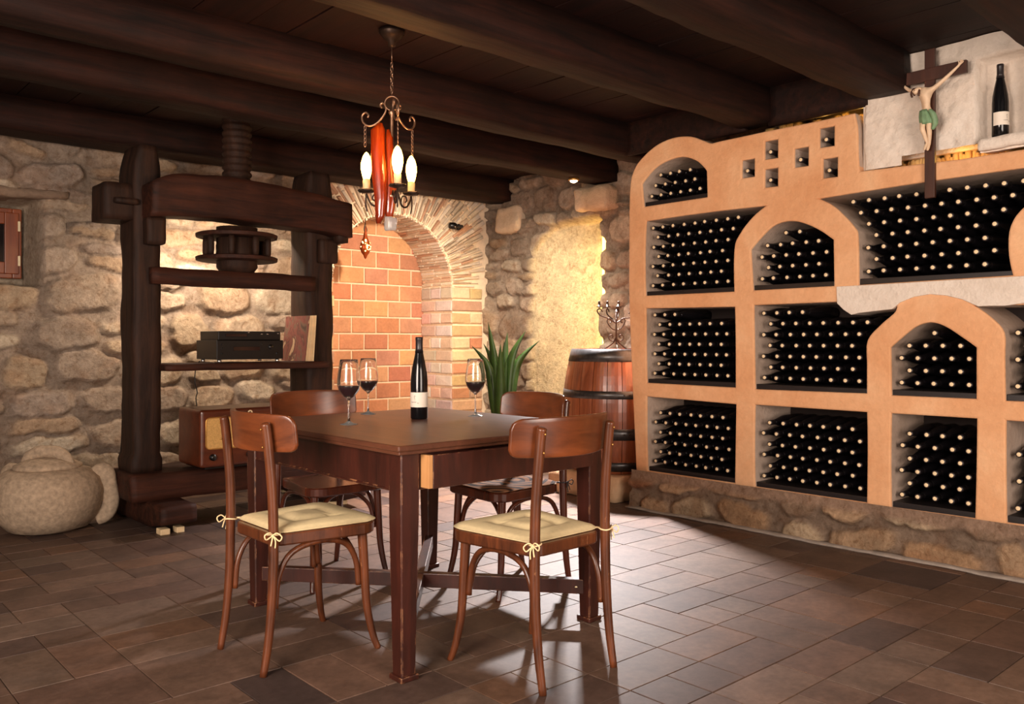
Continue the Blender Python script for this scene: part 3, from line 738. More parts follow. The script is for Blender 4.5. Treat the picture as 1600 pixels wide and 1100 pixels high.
for i in range(26): 
    y = 1.50+i*0.022; gs.rough((XF+0.21, y, 2.035), (XF+0.28, y+rg.uniform(0.02, 0.035), 2.12+rg.uniform(-0.03, 0.01)), amp=0.008, seg=0.015, r=0.01, freq=12, seed=i)
for i in range(16):
    y = 2.20+i*0.045; gs.rough((XF+0.30, y, 2.355), (XF+0.38, y+rg.uniform(0.04, 0.06), 2.46+rg.uniform(-0.03, 0.02)), amp=0.01, seg=0.02, r=0.015, freq=12, seed=i+50)
struct(gs.build('trim_7', M['yellow']), 'small lit stones in the gaps above the rack')
lamp('slot_lamp', 'POINT', (XF+0.12, 1.70, 2.065), 0.35, (1.0, 0.55, 0.12), radius=0.01)
lamp('gap_lamp', 'POINT', (XF+0.16, 2.45, 2.40), 0.5, (1.0, 0.55, 0.12), radius=0.01)
lamp('gap_lamp_far', 'POINT', (XF+0.16, 2.22, 2.40), 0.8, (1.0, 0.55, 0.12), radius=0.01)
wp = MB(); wp.rough((XF+0.02, 2.13, 2.395), (XF+0.07, 2.74, 2.64), amp=0.004, seg=0.06, r=0.008, freq=4)
wp.rough((XF+0.02, 2.90, 2.40), (XF+0.07, 3.84, 2.64), amp=0.004, seg=0.06, r=0.008, freq=4)
struct(wp.build('trim_8', M['beam']), 'dark boards closing the gap between beam ends above the rack')

# ---- wine bottles
BP = [(0.0330, 0.0), (0.0370, 0.004), (0.0372, 0.10), (0.0370, 0.165), (0.034, 0.20), (0.026, 0.245), (0.0175, 0.285), (0.0148, 0.305)]
CP = [(0.0152, 0.303), (0.0150, 0.340), (0.0158, 0.342), (0.0158, 0.352), (0.0146, 0.354)]
def lying_mesh():
    b = MB(); off = -0.354
    b.lathe([(r, -(z+off)) for r, z in BP][::1], 14, 0, axis='x', cap=True)
    b.lathe([(r, -(z+off)) for r, z in CP], 12, 1, axis='x', cap=True)
    b.lathe([(0.0105, 0.0), (0.0105, -0.0015), (0.0085, -0.0025)], 10, 2, axis='x')
    return b
proto = lying_mesh().build('wine_bottle', [M['lying_bottle'], M['capsule'], M['cork']])
spots = []
def inside(poly, y, z):
    c = False; n = len(poly)
    for i in range(n):
        x1, y1 = poly[i]; x2, y2 = poly[(i+1) % n]
        if (y1 > z) != (y2 > z) and y < (x2-x1)*(z-y1)/(y2-y1)+x1: c = not c
    return c
def clear(poly, y, z, r):
    return inside(poly, y, z) and all(inside(poly, y+r*math.cos(t), z+r*math.sin(t)) for t in np.linspace(0, 2*PI, 12, endpoint=False))
comp_rows = {'arch_top_left': (5, 0.078), 'left_upper': (7, 0.083), 'arch_middle': (5, 0.081), 'big_upper': (7, 0.083), 'left_third': (7, 0.081), 'left_bottom': (6, 0.081),
             'middle_third': (7, 0.084), 'middle_bottom': (6, 0.084), 'arch_right': (5, 0.082), 'right_bottom': (6, 0.082), 'edge_third': (5, 0.085), 'edge_bottom': (5, 0.085)}
names = {'arch_top_left': 'the topmost arched compartment, far left', 'left_upper': 'the far left compartment below the top arch', 'arch_middle': 'the pointed arch compartment high in the middle',
         'big_upper': 'the big wide compartment under the crucifix', 'left_third': 'the far left compartment at table height', 'left_bottom': 'the bottom left compartment',
         'middle_third': 'the middle compartment left of the low arch, under the white lintel', 'middle_bottom': 'the bottom compartment in the middle', 'arch_right': 'the low arched compartment at the right',
         'right_bottom': 'the bottom compartment under the low arch', 'edge_third': 'the cut-off compartment at the right edge, upper one', 'edge_bottom': 'the cut-off bottom compartment at the right edge'}
rj = random.Random(12)
names = {'arch_top_left': 'the topmost arch', 'left_upper': 'the compartment below the topmost arch', 'arch_middle': 'the high middle arch', 'big_upper': 'the wide compartment under the crucifix',
         'left_third': 'the far left compartment at table height', 'left_bottom': 'the bottom left compartment', 'middle_third': 'the compartment left of the low arch',
         'middle_bottom': 'the bottom middle compartment', 'arch_right': 'the low arch', 'right_bottom': 'the compartment below the low arch',
         'edge_third': 'the upper right-edge compartment', 'edge_bottom': 'the bottom right-edge compartment'}
ordw = ['', 'first', 'second', 'third', 'fourth', 'fifth', 'sixth', 'seventh', 'eighth', 'ninth', 'tenth', 'eleventh', 'twelfth', 'thirteenth', 'fourteenth', 'fifteenth']
for k, (nr, pitch) in comp_rows.items():
    yn, ym, z0 = boards[k]; P = sm[k]
    vert = math.sqrt(max(0.0765**2-(pitch/2)**2, 0.0005)); vert = max(vert, 0.064)
    nmax = 40
    for r in range(nr):
        z = z0+0.0385+r*vert
        if k in ('left_third', 'middle_third', 'left_upper', 'big_upper') and r == nr-1: keep = 0.5
        else: keep = 1.0
        i = 0
        ytop = max([p[0] for p in P])
        while True:
            y = ym-0.043-(0.5*pitch if r % 2 else 0)-i*pitch; i += 1
            if i > nmax or y < yn-0.35: break
            if not clear(P, y, z, 0.036): continue
            if k.startswith('edge') and y < 1.20: continue
            if k == 'big_upper' and y < 1.22: continue
            if keep < 1 and k == 'left_third' and i > 3: continue
            if keep < 1 and k == 'middle_third' and i > 4: continue
            spots.append((y, z, k, r))
        # bottles standing out to the left of the stack base where the opening widens upwards
        if k in ('big_upper', 'edge_third'):
            for q in range(1, 8):
                y = ym-0.043-(0.5*pitch if r % 2 else 0)+q*pitch
                if clear(P, y, z, 0.036): spots.append((y, z, k, r))
spots.sort(key=lambda s: (Vector((XF, s[0], s[1]))-Vector((0, 0, CAM_Z))).length)
print('LYING BOTTLES', len(spots))
place = {}
for s_ in spots: place[s_] = (1+sum(1 for q in spots if q[2] == s_[2] and q[3] == s_[3] and q[0] > s_[0]), s_[3]+1)
rest = spots[290:]; first = True
for s_ in spots[:290]:
    y, z, k, r = s_; a_, b_ = place[s_]
    o = proto if first else proto.copy()
    if not first: C.objects.link(o)
    first = False
    o.location = (XF+rj.uniform(0.010, 0.026), y+rj.uniform(-0.002, 0.002), z); o.rotation_euler = (rj.uniform(0, 6), 0, 0)
    tag(o, '%s wine bottle from left, %s row up, in %s' % (ordw[a_], ordw[b_], names[k]), 'wine bottle', 'wine bottles in '+names[k])
st = MB(); src = lying_mesh()
for (y, z, k, r) in rest:
    dx = XF+rj.uniform(0.010, 0.026)
    o0 = len(st.v); st.v += [(p[0]+dx, p[1]+y, p[2]+z) for p in src.v]; st.c += src.c
    st.f += [[i+o0 for i in f] for f in src.f]; st.mi += src.mi; st.sm += src.sm
if rest:
    o = st.build('stacked_wine_bottles', [M['lying_bottle'], M['capsule'], M['cork']])
    tag(o, 'dark wine bottles stacked cork outwards in the farthest compartments at the left end of the rack', 'wine bottle'); o['kind'] = 'stuff'
nl = ['leftmost of the six small square holes', 'small square hole second from the left, upper one', 'small square hole right below the upper left hole', 'small square hole in the middle of the six',
      'topmost small square hole', 'rightmost small square hole, below the topmost one']
for (px, py), lb in zip(niches, nl):
    cy, cz = rk(px, py); o = proto.copy(); C.objects.link(o); o.location = (XF-0.012, cy+0.001, cz-0.054+0.0378); o.rotation_euler = (0, 0, 0)
    tag(o, 'single wine bottle lying in the '+lb, 'wine bottle', 'single bottles in the small holes')

def standing_bottle(name, label, loc, face):
    t = thing(name, label, 'wine bottle', loc, face)
    b = MB(); b.lathe([(0.001, 0.0)]+BP, 40, cap=True); b.build('glass_body', M['bottle'], t)
    b = MB(); b.lathe([(r+0.0003, z) for r, z in CP[:1]]+[(0.0162, 0.27+0.02)][:0]+[(0.0185, 0.286), (0.0158, 0.305), (0.0155, 0.340), (0.0163, 0.342), (0.0163, 0.352), (0.014, 0.355)][0:], 32); b.build('capsule', M['capsule'], t)
    b = MB(); n = 40; V = []; Fc = []
    for i in range(n+1):
        a = -1.75+3.5*i/n
        for z in (0.052, 0.116): V.append((0.0384*math.cos(a), 0.0384*math.sin(a), z))
    for i in range(n): Fc.append((2*i, 2*i+2, 2*i+3, 2*i+1))
    b.add(V, Fc, smooth=True); lb = b.build('paper_label', M['label'], t, recalc=False); lb['label'] = 'white label with small thin handwriting'
    b = MB()
    def curve(pts, r=0.0005):
        b.tube([(0.0387*math.cos(a), 0.0387*math.sin(a), z) for a, z in pts], r, 5)
    curve([(0.02, 0.097), (0.0, 0.101), (-0.08, 0.102), (-0.13, 0.098), (-0.08, 0.092), (-0.05, 0.088), (-0.06, 0.085)], 0.0006); curve([(-0.06, 0.082), (-0.06, 0.081)], 0.0009)
    for (c0, z0, n) in ((-0.52, 0.074, 13), (0.22, 0.070, 5)):
        curve([(c0+0.055*i, z0+0.0022*math.sin(i*2.3)) for i in range(n)], 0.0006)
    b.build('label_script', M['ink'], lb); return t
fa = math.atan2(-FW.y, -FW.x)
bl = on_x(1563, 213, XF+0.06)
standing_bottle('wine_bottle', 'dark wine bottle with a white label standing on the white ledge right of the crucifix', (XF+0.06, bl.y, 2.115), fa+0.35)

# ================================================================== TABLE
TX0, TX1, TY0, TY1, TZ = 1.545, 2.585, 2.265, 3.485, 0.783
tcx, tcy = (TX0+TX1)/2, (TY0+TY1)/2
tb = thing('dining_table', 'square dark reddish-brown wooden table with a drawer left slightly open', 'table', (tcx, tcy, 0))
hx, hy = (TX1-TX0)/2, (TY1-TY0)/2
b = MB(); b.rbox((-hx, -hy, TZ-0.020), (hx, hy, TZ), 0.005); b.rbox((-hx+0.008, -hy+0.008, TZ-0.032), (hx-0.008, hy-0.008, TZ-0.019), 0.003); b.build('tabletop', M['table_top'], tb)
lx, ly = hx-0.035-0.036, hy-0.035-0.036
for sx in (-1, 1):
    for sy in (-1, 1):
        b = MB(); w0, w1 = 0.037, 0.028
        cx, cy = sx*lx, sy*ly
        V = []
        for (z, w_) in ((0.018, w1), (0.55, w0), (TZ-0.032, w0)):
            q = 0.004
            for (a, c) in ((-w_+q, -w_), (w_-q, -w_), (w_, -w_+q), (w_, w_-q), (w_-q, w_), (-w_+q, w_), (-w_, w_-q), (-w_, -w_+q)): V.append((cx+a, cy+c, z))
        Fc = [tuple(range(8))[::-1], tuple(range(16, 24))]
        for t in (0, 8):
            for i in range(8): Fc.append((t+i, t+(i+1) % 8, t+8+(i+1) % 8, t+8+i))
        b.add(V, Fc); leg = b.build('leg', M['table'], tb)
        b = MB(); b.rbox((cx-0.036, cy-0.036, 0), (cx+0.036, cy+0.036, 0.019), 0.004); b.build('foot_pad', M['table'], leg)
az = TZ-0.033
b = MB(); b.rbox((-lx, -ly-0.028, az-0.125), (lx, -ly-0.004, az), 0.002); b.rbox((-lx, ly+0.004, az-0.125), (lx, ly+0.028, az), 0.002)
b.rbox((-lx-0.028, -ly, az-0.125), (-lx-0.004, ly, az), 0.002); b.rbox((lx+0.004, -ly, az-0.125), (lx+0.028, ly, az), 0.002)
b.rbox((-lx-0.032, -ly, az-0.128), (-lx-0.004, ly, az-0.120), 0.002); b.build('apron', M['table'], tb)
d = MB(); d.rbox((-lx+0.062, -ly-0.078, az-0.118), (lx-0.06, -ly-0.056, az-0.006), 0.002); dr = d.build('drawer', M['table'], tb)
d = MB(); d.rbox((-lx+0.045, -ly-0.077, az-0.116), (-lx+0.0615, -ly-0.03, az-0.006), 0.001); e = d.build('drawer_side', M['raw_wood'], dr); e['label'] = 'bare pale wood drawer side'
for s_ in (1, -1):
    p0, p1 = Vector((-lx, -ly*s_, 0)), Vector((lx, ly*s_, 0)); dd = (p1-p0).normalized(); nn = Vector((-dd.y, dd.x, 0)); p0 += dd*0.02; p1 -= dd*0.02
    b = MB(); h0 = 0.105 if s_ == 1 else 0.106
    V = [p+nn*a+Vector((0, 0, z)) for p in (p0, p1) for a, z in ((-0.02, h0), (0.02, h0), (0.02, h0+0.058), (-0.02, h0+0.058))]
    b.add(V, [(0, 1, 2, 3), (7, 6, 5, 4), (0, 4, 5, 1), (1, 5, 6, 2), (2, 6, 7, 3), (3, 7, 4, 0)]); b.build('cross_stretcher', M['table'], tb, bevel=0.003)
b = MB(); b.lathe([(0.006, 0), (0.004, 0.003), (0.001, 0.004)], 10, at=(lx-0.052, -ly+0.022, 0.135)); b.build('stretcher_nail', M['cream'], tb)

# ================================================================== CHAIRS
def seat_outline(fr_w, re_w, x0, x1, n=6, r=0.07):
    pts = []
    for cx, cy, a0 in ((x1-r, fr_w-r, 0), (x0+r*0.7, re_w-r*0.7, PI/2), (x0+r*0.7, -re_w+r*0.7, PI), (x1-r, -fr_w+r, 3*PI/2)):
        rr = r if cx > 0 else r*0.7
        for i in range(n+1):
            a = a0+PI/2*i/n; pts.append((cx+rr*math.cos(a), cy+rr*math.sin(a)))
    return pts
def poly_solid(b, layers, mi=0, smooth=False):
    """stack of (outline, z) rings closed at both ends"""
    n = len(layers[0][0]); V = []; Fc = []
    for P, z in layers: V += [(p[0], p[1], z) for p in P]
    for k in range(len(layers)-1):
        for i in range(n): Fc.append((k*n+i, k*n+(i+1) % n, (k+1)*n+(i+1) % n, (k+1)*n+i))
    Fc.append(tuple(range(n))[::-1]); Fc.append(tuple((len(layers)-1)*n+i for i in range(n)))
    b.add(V, Fc, mi, smooth=smooth)
def scale_out(P, s): return [(p[0]*s, p[1]*s) for p in P]
def make_chair(label, wd, wb, loc, rz):
    t = thing('dining_chair', label, 'chair', loc, rz)
    for s in (-1, 1):
        pts = catmull([(-0.222, s*0.172, 0.0), (-0.202, s*0.172, 0.12), (-0.188, s*0.172, 0.28), (-0.184, s*0.171, 0.45), (-0.188, s*0.168, 0.62), (-0.205, s*0.166, 0.80), (-0.212, s*0.166, 0.842)], 4)
        b = MB(); b.tube(pts+[pts[-1]+Vector((-0.001, 0, 0.004))], interp([0.0125, 0.0145, 0.0165, 0.0175, 0.017, 0.0165, 0.016], len(pts))+[0.010], 14); leg = b.build('leg', wd, t)
        for z in (0.765, 0.825):
            c = MB(); c.lathe([(0.0035, -0.002), (0.0035, 0.0015), (0.002, 0.0025)], 8, at=(0, 0, 0), axis='x'); o = c.build('screw', M['brass'], leg); o.location = (-0.222-(z-0.765)*0.1, s*0.167, z); o.rotation_euler = (0, 0, PI)
        pts = catmull([(0.165, s*0.165, 0.435), (0.172, s*0.170, 0.30), (0.178, s*0.177, 0.16), (0.196, s*0.190, 0.05), (0.212, s*0.200, 0.0)], 5)
        b = MB(); b.tube(pts, interp([0.0185, 0.0165, 0.0150, 0.0130, 0.0115], len(pts)), 14); b.build('leg', wd, t)
        pts = catmull([(-0.172, s*0.160, 0.215), (-0.160, s*0.160, 0.32), (-0.110, s*0.160, 0.395), (0.0, s*0.160, 0.418), (0.095, s*0.160, 0.395), (0.140, s*0.161, 0.33), (0.152, s*0.163, 0.235)], 5)
        b = MB(); b.tube(pts, 0.0105, 10); b.build('bent_brace', wd, t)
    pts = catmull([(0.163, -0.150, 0.25), (0.150, -0.135, 0.34), (0.140, -0.07, 0.402), (0.140, 0, 0.418), (0.140, 0.07, 0.402), (0.150, 0.135, 0.34), (0.163, 0.150, 0.25)], 5)
    b = MB(); b.tube(pts, 0.0100, 10); b.build('bent_brace', wd, t)
    P = seat_outline(0.205, 0.165, -0.178, 0.222); b = MB()
    poly_solid(b, [(scale_out(P, 0.975), 0.422), (P, 0.428), (P, 0.458), (scale_out(P, 0.985), 0.463), (scale_out(P, 0.90), 0.4635), (scale_out(P, 0.88), 0.4615)]); b.build('seat', wd, t, bevel=0.0)
    # curved backrest, rounded corners
    b = MB(); n = 36; m = 8; V = []
    def cr_(q, r=0.034): u = max(0.0, abs(q)*0.232-(0.232-r)); return r-math.sqrt(max(0.0, r*r-u*u))
    def top(q): return 0.876-0.006*q*q-cr_(q)
    def bot(q): return 0.742+0.004*q*q+cr_(q, 0.026)
    for sd in (0, 1):
        for i in range(n+1):
            q = math.sin(PI/2*max(-1, min(1, (-1+2*i/n))))*0.55+(-1+2*i/n)*0.45; y = q*0.232; x = -0.176-0.046*(1-(q*q)/0.52)+(0.013 if sd else 0.0)
            for k in range(m+1):
                z = bot(q)+(top(q)-bot(q))*k/m; V.append((x-0.10*(z-0.742)+0.002, y, z))
    Fc = []; W = (n+1)*(m+1)
    for i in range(n):
        for k in range(m):
            a = i*(m+1)+k; Fc.append((a, a+m+1, a+m+2, a+1)); Fc.append((W+a, W+a+1, W+a+m+2, W+a+m+1))
        a = i*(m+1); Fc.append((a, W+a, W+a+m+1, a+m+1)); a += m; Fc.append((a, a+m+1, W+a+m+1, W+a))
    for k in range(m):
        Fc.append((k, k+1, W+k+1, W+k)); a = n*(m+1)+k; Fc.append((a, W+a, W+a+1, a+1))
    b.add(V, Fc, smooth=False); b.build('backrest', wb, t, bevel=0.004)
    return t
def shade_sm(o):
    for p in o.data.polygons: p.use_smooth = True
R = math.radians
ch = [('reddish-brown bentwood chair with a cream tied cushion, front left of the table', M['chair'], M['chair_back'], (1.497, 2.835, 0), R(0)),
      ('reddish-brown bentwood chair with a cream tied cushion, front right of the table', M['chair'], M['chair_back'], (2.035, 2.158, 0), R(91)),
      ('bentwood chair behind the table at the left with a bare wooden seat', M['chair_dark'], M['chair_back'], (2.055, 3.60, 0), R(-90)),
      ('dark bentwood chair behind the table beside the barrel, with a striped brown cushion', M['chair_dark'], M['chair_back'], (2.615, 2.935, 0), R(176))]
for a in ch: make_chair(*a)

def cushion(label, cloth, tie, loc, rz, th=0.022, group=None):
    t = thing('seat_cushion', label, 'cushion', loc, rz, group)
    P = seat_outline(0.205, 0.172, -0.166, 0.222, 8, 0.055); b = MB(); nr = 16; n = len(P); V = []; Fc = []
    tufts = [(-0.05, -0.07), (-0.05, 0.07), (0.09, -0.08), (0.09, 0.08)]
    for side in (1, -1):
        for k in range(nr+1):
            s = k/nr
            for p in P:
                x, y = p[0]*s+0.02*(1-s), p[1]*s
                prof = (1-s**6)**0.6*0.75+0.25*(1-s*s)
                h = th*prof
                if side > 0:
                    for tx, ty in tufts: h -= 0.016*math.exp(-((x-tx)**2+(y-ty)**2)/0.0007)
                    h -= 0.003*abs(math.sin(x*26+y*9))*(1-s)
                    V.append((x, y, 0.008+max(h, 0)))
                else: V.append((x, y, 0.008-min(0.007, h)))
    for sd in (0, 1):
        o = sd*(nr+1)*n
        for k in range(nr):
            for i in range(n):
                q = (o+k*n+i, o+k*n+(i+1) % n, o+(k+1)*n+(i+1) % n, o+(k+1)*n+i); Fc.append(q if sd else q[::-1])
    for i in range(n): Fc.append((nr*n+i, nr*n+(i+1) % n, (2*nr+1)*n+(i+1) % n, (2*nr+1)*n+i))
    b.add(V, Fc, smooth=True); b.build('pad', cloth, t)
    for s in (-1, 1):
        b = MB(); cx, cy, r = -0.184, s*0.171, 0.0215
        loop = [(cx+r*math.cos(a), cy+r*math.sin(a), 0.008+0.002*math.sin(2*a)) for a in np.linspace(0, 2*PI, 18, endpoint=False)]; b.tube(loop, 0.0028, 8, loop=True)
        b.tube([(cx+0.019, cy-s*0.004, 0.008), (cx+0.036, cy-s*0.022, 0.008)], 0.0036, 8)
        kx, ky = cx-r*0.55, cy+s*r*0.85
        def q(pts, rr=0.0024): b.tube(catmull([(kx+p[0]*0.8, ky+s*p[1]*0.62, 0.008+p[2]*0.95) for p in pts], 5), rr, 7)
        q([(0, 0, 0), (-0.018, 0.010, 0.012), (-0.038, 0.006, 0.004), (-0.030, 0.002, -0.012), (-0.008, 0.002, -0.004), (0, 0, 0)])
        q([(0, 0, 0), (0.012, 0.020, 0.008), (0.028, 0.034, -0.006), (0.020, 0.026, -0.020), (0.006, 0.010, -0.008), (0, 0, 0)])
        q([(0, 0, 0), (-0.006, 0.006, -0.018), (-0.012, 0.008, -0.036)]); q([(0, 0, 0), (0.008, 0.010, -0.020), (0.006, 0.012, -0.045)])
        b.lathe([(0.002, -0.005), (0.0062, 0), (0.002, 0.005)], 8, at=(kx, ky, 0.008)); b.build('tie', tie, t)
    return t
cushion('cream tufted seat cushion tied on the front left chair', M['cushion'], M['tie'], (1.497, 2.835, 0.463), R(0))
cushion('cream tufted seat cushion tied on the front right chair', M['cushion'], M['tie'], (2.035, 2.158, 0.463), R(91))
cushion('flat brown cushion with dark stripes on the chair beside the barrel', M['striped'], M['capsule'], (2.615, 2.935, 0.463), R(176), th=0.016)

# ================================================================== ON THE TABLE
def wine_glass(label, x, y, s=1.0, rz=0.0):
    t = thing('wine_glass', label, 'wine glass', (x, y, TZ), rz)
    outer_p = [(0.001, 0.004), (0.012, 0.0055), (0.030, 0.0025), (0.038, 0.0008)]
    b = MB(); pr_ = [(0.0365, 0.0), (0.038, 0.0008), (0.036, 0.0022), (0.016, 0.006), (0.0055, 0.014), (0.0038, 0.035), (0.0036, 0.075), (0.0048, 0.098), (0.010, 0.106),
                     (0.026, 0.118), (0.040, 0.137), (0.0475, 0.162), (0.0478, 0.180), (0.0440, 0.212), (0.0385, 0.245), (0.0355, 0.265),
                     (0.0347, 0.2655), (0.0345, 0.264), (0.0375, 0.244), (0.0430, 0.212), (0.0468, 0.180), (0.0465, 0.162), (0.0390, 0.1385), (0.0252, 0.1195), (0.010, 0.109), (0.001, 0.107)]
    b.lathe([(r*s, z*s) for r, z in pr_], 40, cap=True); b.mi = [1 if max(b.v[i][2] for i in f) < 0.0145*s else 0 for f in b.f]; b.build('glass_bowl_and_stem', [M['glass'], M['glass_foot']], t)
    b = MB(); wp_ = [(0.001, 0.1078), (0.0098, 0.1098), (0.0248, 0.1202), (0.0386, 0.1392), (0.0452, 0.157), (0.0449, 0.1575), (0.001, 0.1575)]
    b.lathe([(r*s*0.992, z*s+0.0003) for r, z in wp_], 36, cap=True); b.build('red_wine', M['wine'], t)
    return t
wine_glass('glass of red wine, nearest of the two at the left of the table', 1.806, 3.00, 0.99)
wine_glass('glass of red wine, farther one of the two at the left', 2.128, 3.365, 0.97)
wine_glass('glass of red wine standing alone right of the bottle', 2.432, 2.955, 0.97)
standing_bottle('wine_bottle', 'dark wine bottle with a white label standing in the middle of the table', (2.165, 3.015, TZ), fa-0.35)

# ================================================================== OLD WINE PRESS
pz = thing('wine_press', 'old dark wooden beam press standing against the stone wall', 'wine press', (2.4, 5.45, 0))
ox, oy = 2.4, 5.45
def T(lo, hi, nm, mat=None, **kw):
    b = MB(); b.rough((lo[0]-ox, lo[1]-oy, lo[2]), (hi[0]-ox, hi[1]-oy, hi[2]), **kw); return b.build(nm, mat or M['press'], pz)
kw = dict(amp=0.010, seg=0.04, r=0.012, freq=4.0)
def tp_top(x0, x1):
    def f(p, t):
        z = t[2]; q = Vector(p)
        if z > 0.93: k = (z-0.93)/0.07; q.x = q.x+(0.5-t[0])*0.05*k
        if z < 0.05: q.x += (t[0]-0.5)*0.03
        return q
    return f
T((1.715, 5.30, 0.32), (1.875, 5.56, 2.31), 'post', taper=tp_top(0, 0), seed=1, **kw)
T((2.865, 5.30, 0.32), (3.065, 5.56, 2.30), 'post', taper=tp_top(0, 0), seed=5, **kw)
T((1.555, 5.32, 1.845), (1.735, 5.58, 2.065), 'beam_end', seed=9, **kw)
T((1.765, 5.215, 1.70), (1.878, 5.31, 1.87), 'beam_bracket', seed=31, amp=0.006, seg=0.03, r=0.014, freq=5)
T((2.93, 5.235, 1.66), (3.07, 5.31, 1.83), 'beam_bracket', seed=33, amp=0.006, seg=0.03, r=0.014, freq=5)
T((1.60, 5.27, 1.935), (1.74, 5.335, 1.975), 'wooden_peg', seed=35, amp=0.004, seg=0.03, r=0.010, freq=5)
def crown(p, t):
    q = Vector(p); s = 1-((t[0]-0.42)/0.58)**2*0.45 if t[0] > 0.42 else 1-((0.42-t[0])/0.42)**4*0.75
    q.z = q.z-(1-s)*0.13*t[2]-0.02*t[0]*1.0+0.035*(1-(2*t[0]-1)**4)*(1-t[2])
    return q
T((1.76, 5.13, 1.855), (3.125, 5.36, 2.155), 'press_beam', M['press_h'], taper=crown, seed=12, **kw)
T((3.03, 5.16, 1.80), (3.115, 5.34, 1.98), 'beam_wedge', seed=14, **kw)
T((1.80, 5.235, 1.462), (2.90, 5.33, 1.568), 'cross_plank', M['press_h'], seed=16, amp=0.010, seg=0.05, r=0.015, freq=3.5)
T((1.865, 5.20, 0.935), (2.985, 5.55, 0.982), 'shelf', M['press_h'], seed=18, amp=0.004, seg=0.06, r=0.010, freq=3.5)
T((1.66, 5.18, 0.165), (3.20, 5.62, 0.329), 'base_beam', M['press_h'], seed=20, **kw)
def foot_t(p, t):
    q = Vector(p)
    if t[1] < 0.2: q.z += (0.2-t[1])/0.2*0.045*(1-t[2])
    return q
for x0, s_ in ((1.745, 22), (2.90, 25)): T((x0, 4.925, 0.022), (x0+0.205, 6.10, 0.172), 'foot', M['press_h'], taper=foot_t, seed=s_, **kw)
b = MB(); b.rbox((1.760-ox, 4.985-oy, 0), (1.815-ox, 5.06-oy, 0.034), 0.004); b.rbox((1.855-ox, 4.990-oy, 0), (1.90-ox, 5.06-oy, 0.034), 0.004); b.rbox((1.78-ox, 5.8-oy, 0), (1.92-ox, 5.9-oy, 0.03), 0.004); b.rbox((2.93-ox, 5.1-oy, 0), (3.06-ox, 5.2-oy, 0.03), 0.004); b.rbox((2.93-ox, 5.8-oy, 0), (3.06-ox, 5.9-oy, 0.03), 0.004)
w_ = b.build('levelling_wedge', M['paper'], pz); w_['label'] = 'pale wooden levelling wedges'
# threaded screw with the lantern gear
sx, sy = 2.375-ox, 5.34-oy
b = MB(); prof = []; z = 2.10
while z < 2.545: prof += [(0.082, z), (0.094, z+0.014), (0.094, z+0.026), (0.082, z+0.040)]; z += 0.044
b.lathe(prof, 28, at=(sx, sy, 0)); b.build('screw', M['press'], pz)
b = MB(); b.lathe([(0.10, 1.49+0.07), (0.13, 1.60), (0.13, 1.86)], 24, at=(sx, sy, 0)); b.build('screw_block', M['press'], pz)
ge = MB()
for z in (1.655, 1.805): ge.lathe([(0.24, z-0.016), (0.255, z-0.012), (0.258, z+0.008), (0.245, z+0.014)], 40, at=(sx, sy, 0), smooth=False)
ge.build('lantern_gear', M['press_h'], pz)
for i in range(8):
    a = 2*PI*i/8+0.2; b = MB(); b.lathe([(0.017, 1.665), (0.022, 1.70), (0.022, 1.76), (0.017, 1.795)], 12, at=(sx+0.195*math.cos(a), sy+0.195*math.sin(a), 0)); b.build('gear_bar', M['press'], pz)

# ================================================================== HI-FI, RECORDS, RADIO, CABLE
hx0, hy0 = 2.19, 5.225
st_ = thing('stereo', 'black hi-fi stereo of two stacked units on silver feet, on the press shelf', 'stereo', (hx0, hy0, 0.984))
b = MB(); b.rbox((0, 0, 0.018), (0.455, 0.325, 0.142), 0.004); b.build('receiver', M['black_plastic'], st_)
b = MB(); b.rbox((0.015, 0.01, 0.142), (0.440, 0.30, 0.200), 0.004); b.build('disc_player', M['black_plastic'], st_)
for (x, y) in ((0.03, 0.03), (0.425, 0.03), (0.03, 0.29), (0.425, 0.29)):
    b = MB(); b.lathe([(0.012, 0.0), (0.014, 0.004), (0.014, 0.014), (0.010, 0.018)], 14, at=(x, y, 0)); b.build('foot', M['silver'], st_)
for (x, z, r) in ((0.365, 0.098, 0.016), (0.035, 0.115, 0.006), (0.035, 0.090, 0.006), (0.035, 0.055, 0.006), (0.300, 0.118, 0.006), (0.41, 0.055, 0.009)):
    b = MB(); b.lathe([(r, -0.006), (r, 0.002)], 16, at=(x, 0, z), axis='y'); b.build('knob', M['silver'] if r == 0.016 and 0 else M['black_plastic'], st_)
b = MB(); b.rbox((0.11, -0.002, 0.075), (0.29, 0.002, 0.100), 0.001); b.rbox((0.06, -0.002, 0.165), (0.20, 0.012, 0.182), 0.001); b.build('display', plain('dark_display', rgb(36, 20, 20), 0.1), st_)
b = MB()
for (x, z) in ((0.30, 0.182), (0.34, 0.182), (0.415, 0.186), (0.21, 0.192)): b.rbox((x, 0.006, z-0.002), (x+0.012, 0.012, z+0.002), 0.0005)
b.build('button', M['silver'], st_)
for i in range(7):
    x0 = 2.800+i*0.0085; y0 = 5.22+(i % 3)*0.006-0.004*i; t = MB(); t.rbox((0, 0, 0), (0.004 if i else 0.003, 0.312, 0.312), 0.0008)
    o = t.build('record_sleeve', M['cover'] if i == 0 else M['paper']); o.location = (x0, y0, 0.984); o.rotation_euler = (0, R(7.0-i*0.5), R(3))
    tag(o, 'record sleeve with a worn red and brown abstract cover, front of the leaning row' if i == 0 else ['', 'second', 'third', 'fourth', 'fifth', 'sixth', 'rearmost'][i]+' cream-edged record sleeve in the row leaning on the right press post', 'record', 'record sleeves leaning on the press post')
ra = thing('radio', 'old brown wooden valve radio with a gold speaker cloth, below the press shelf', 'radio', (2.020, 5.06, 0.338))
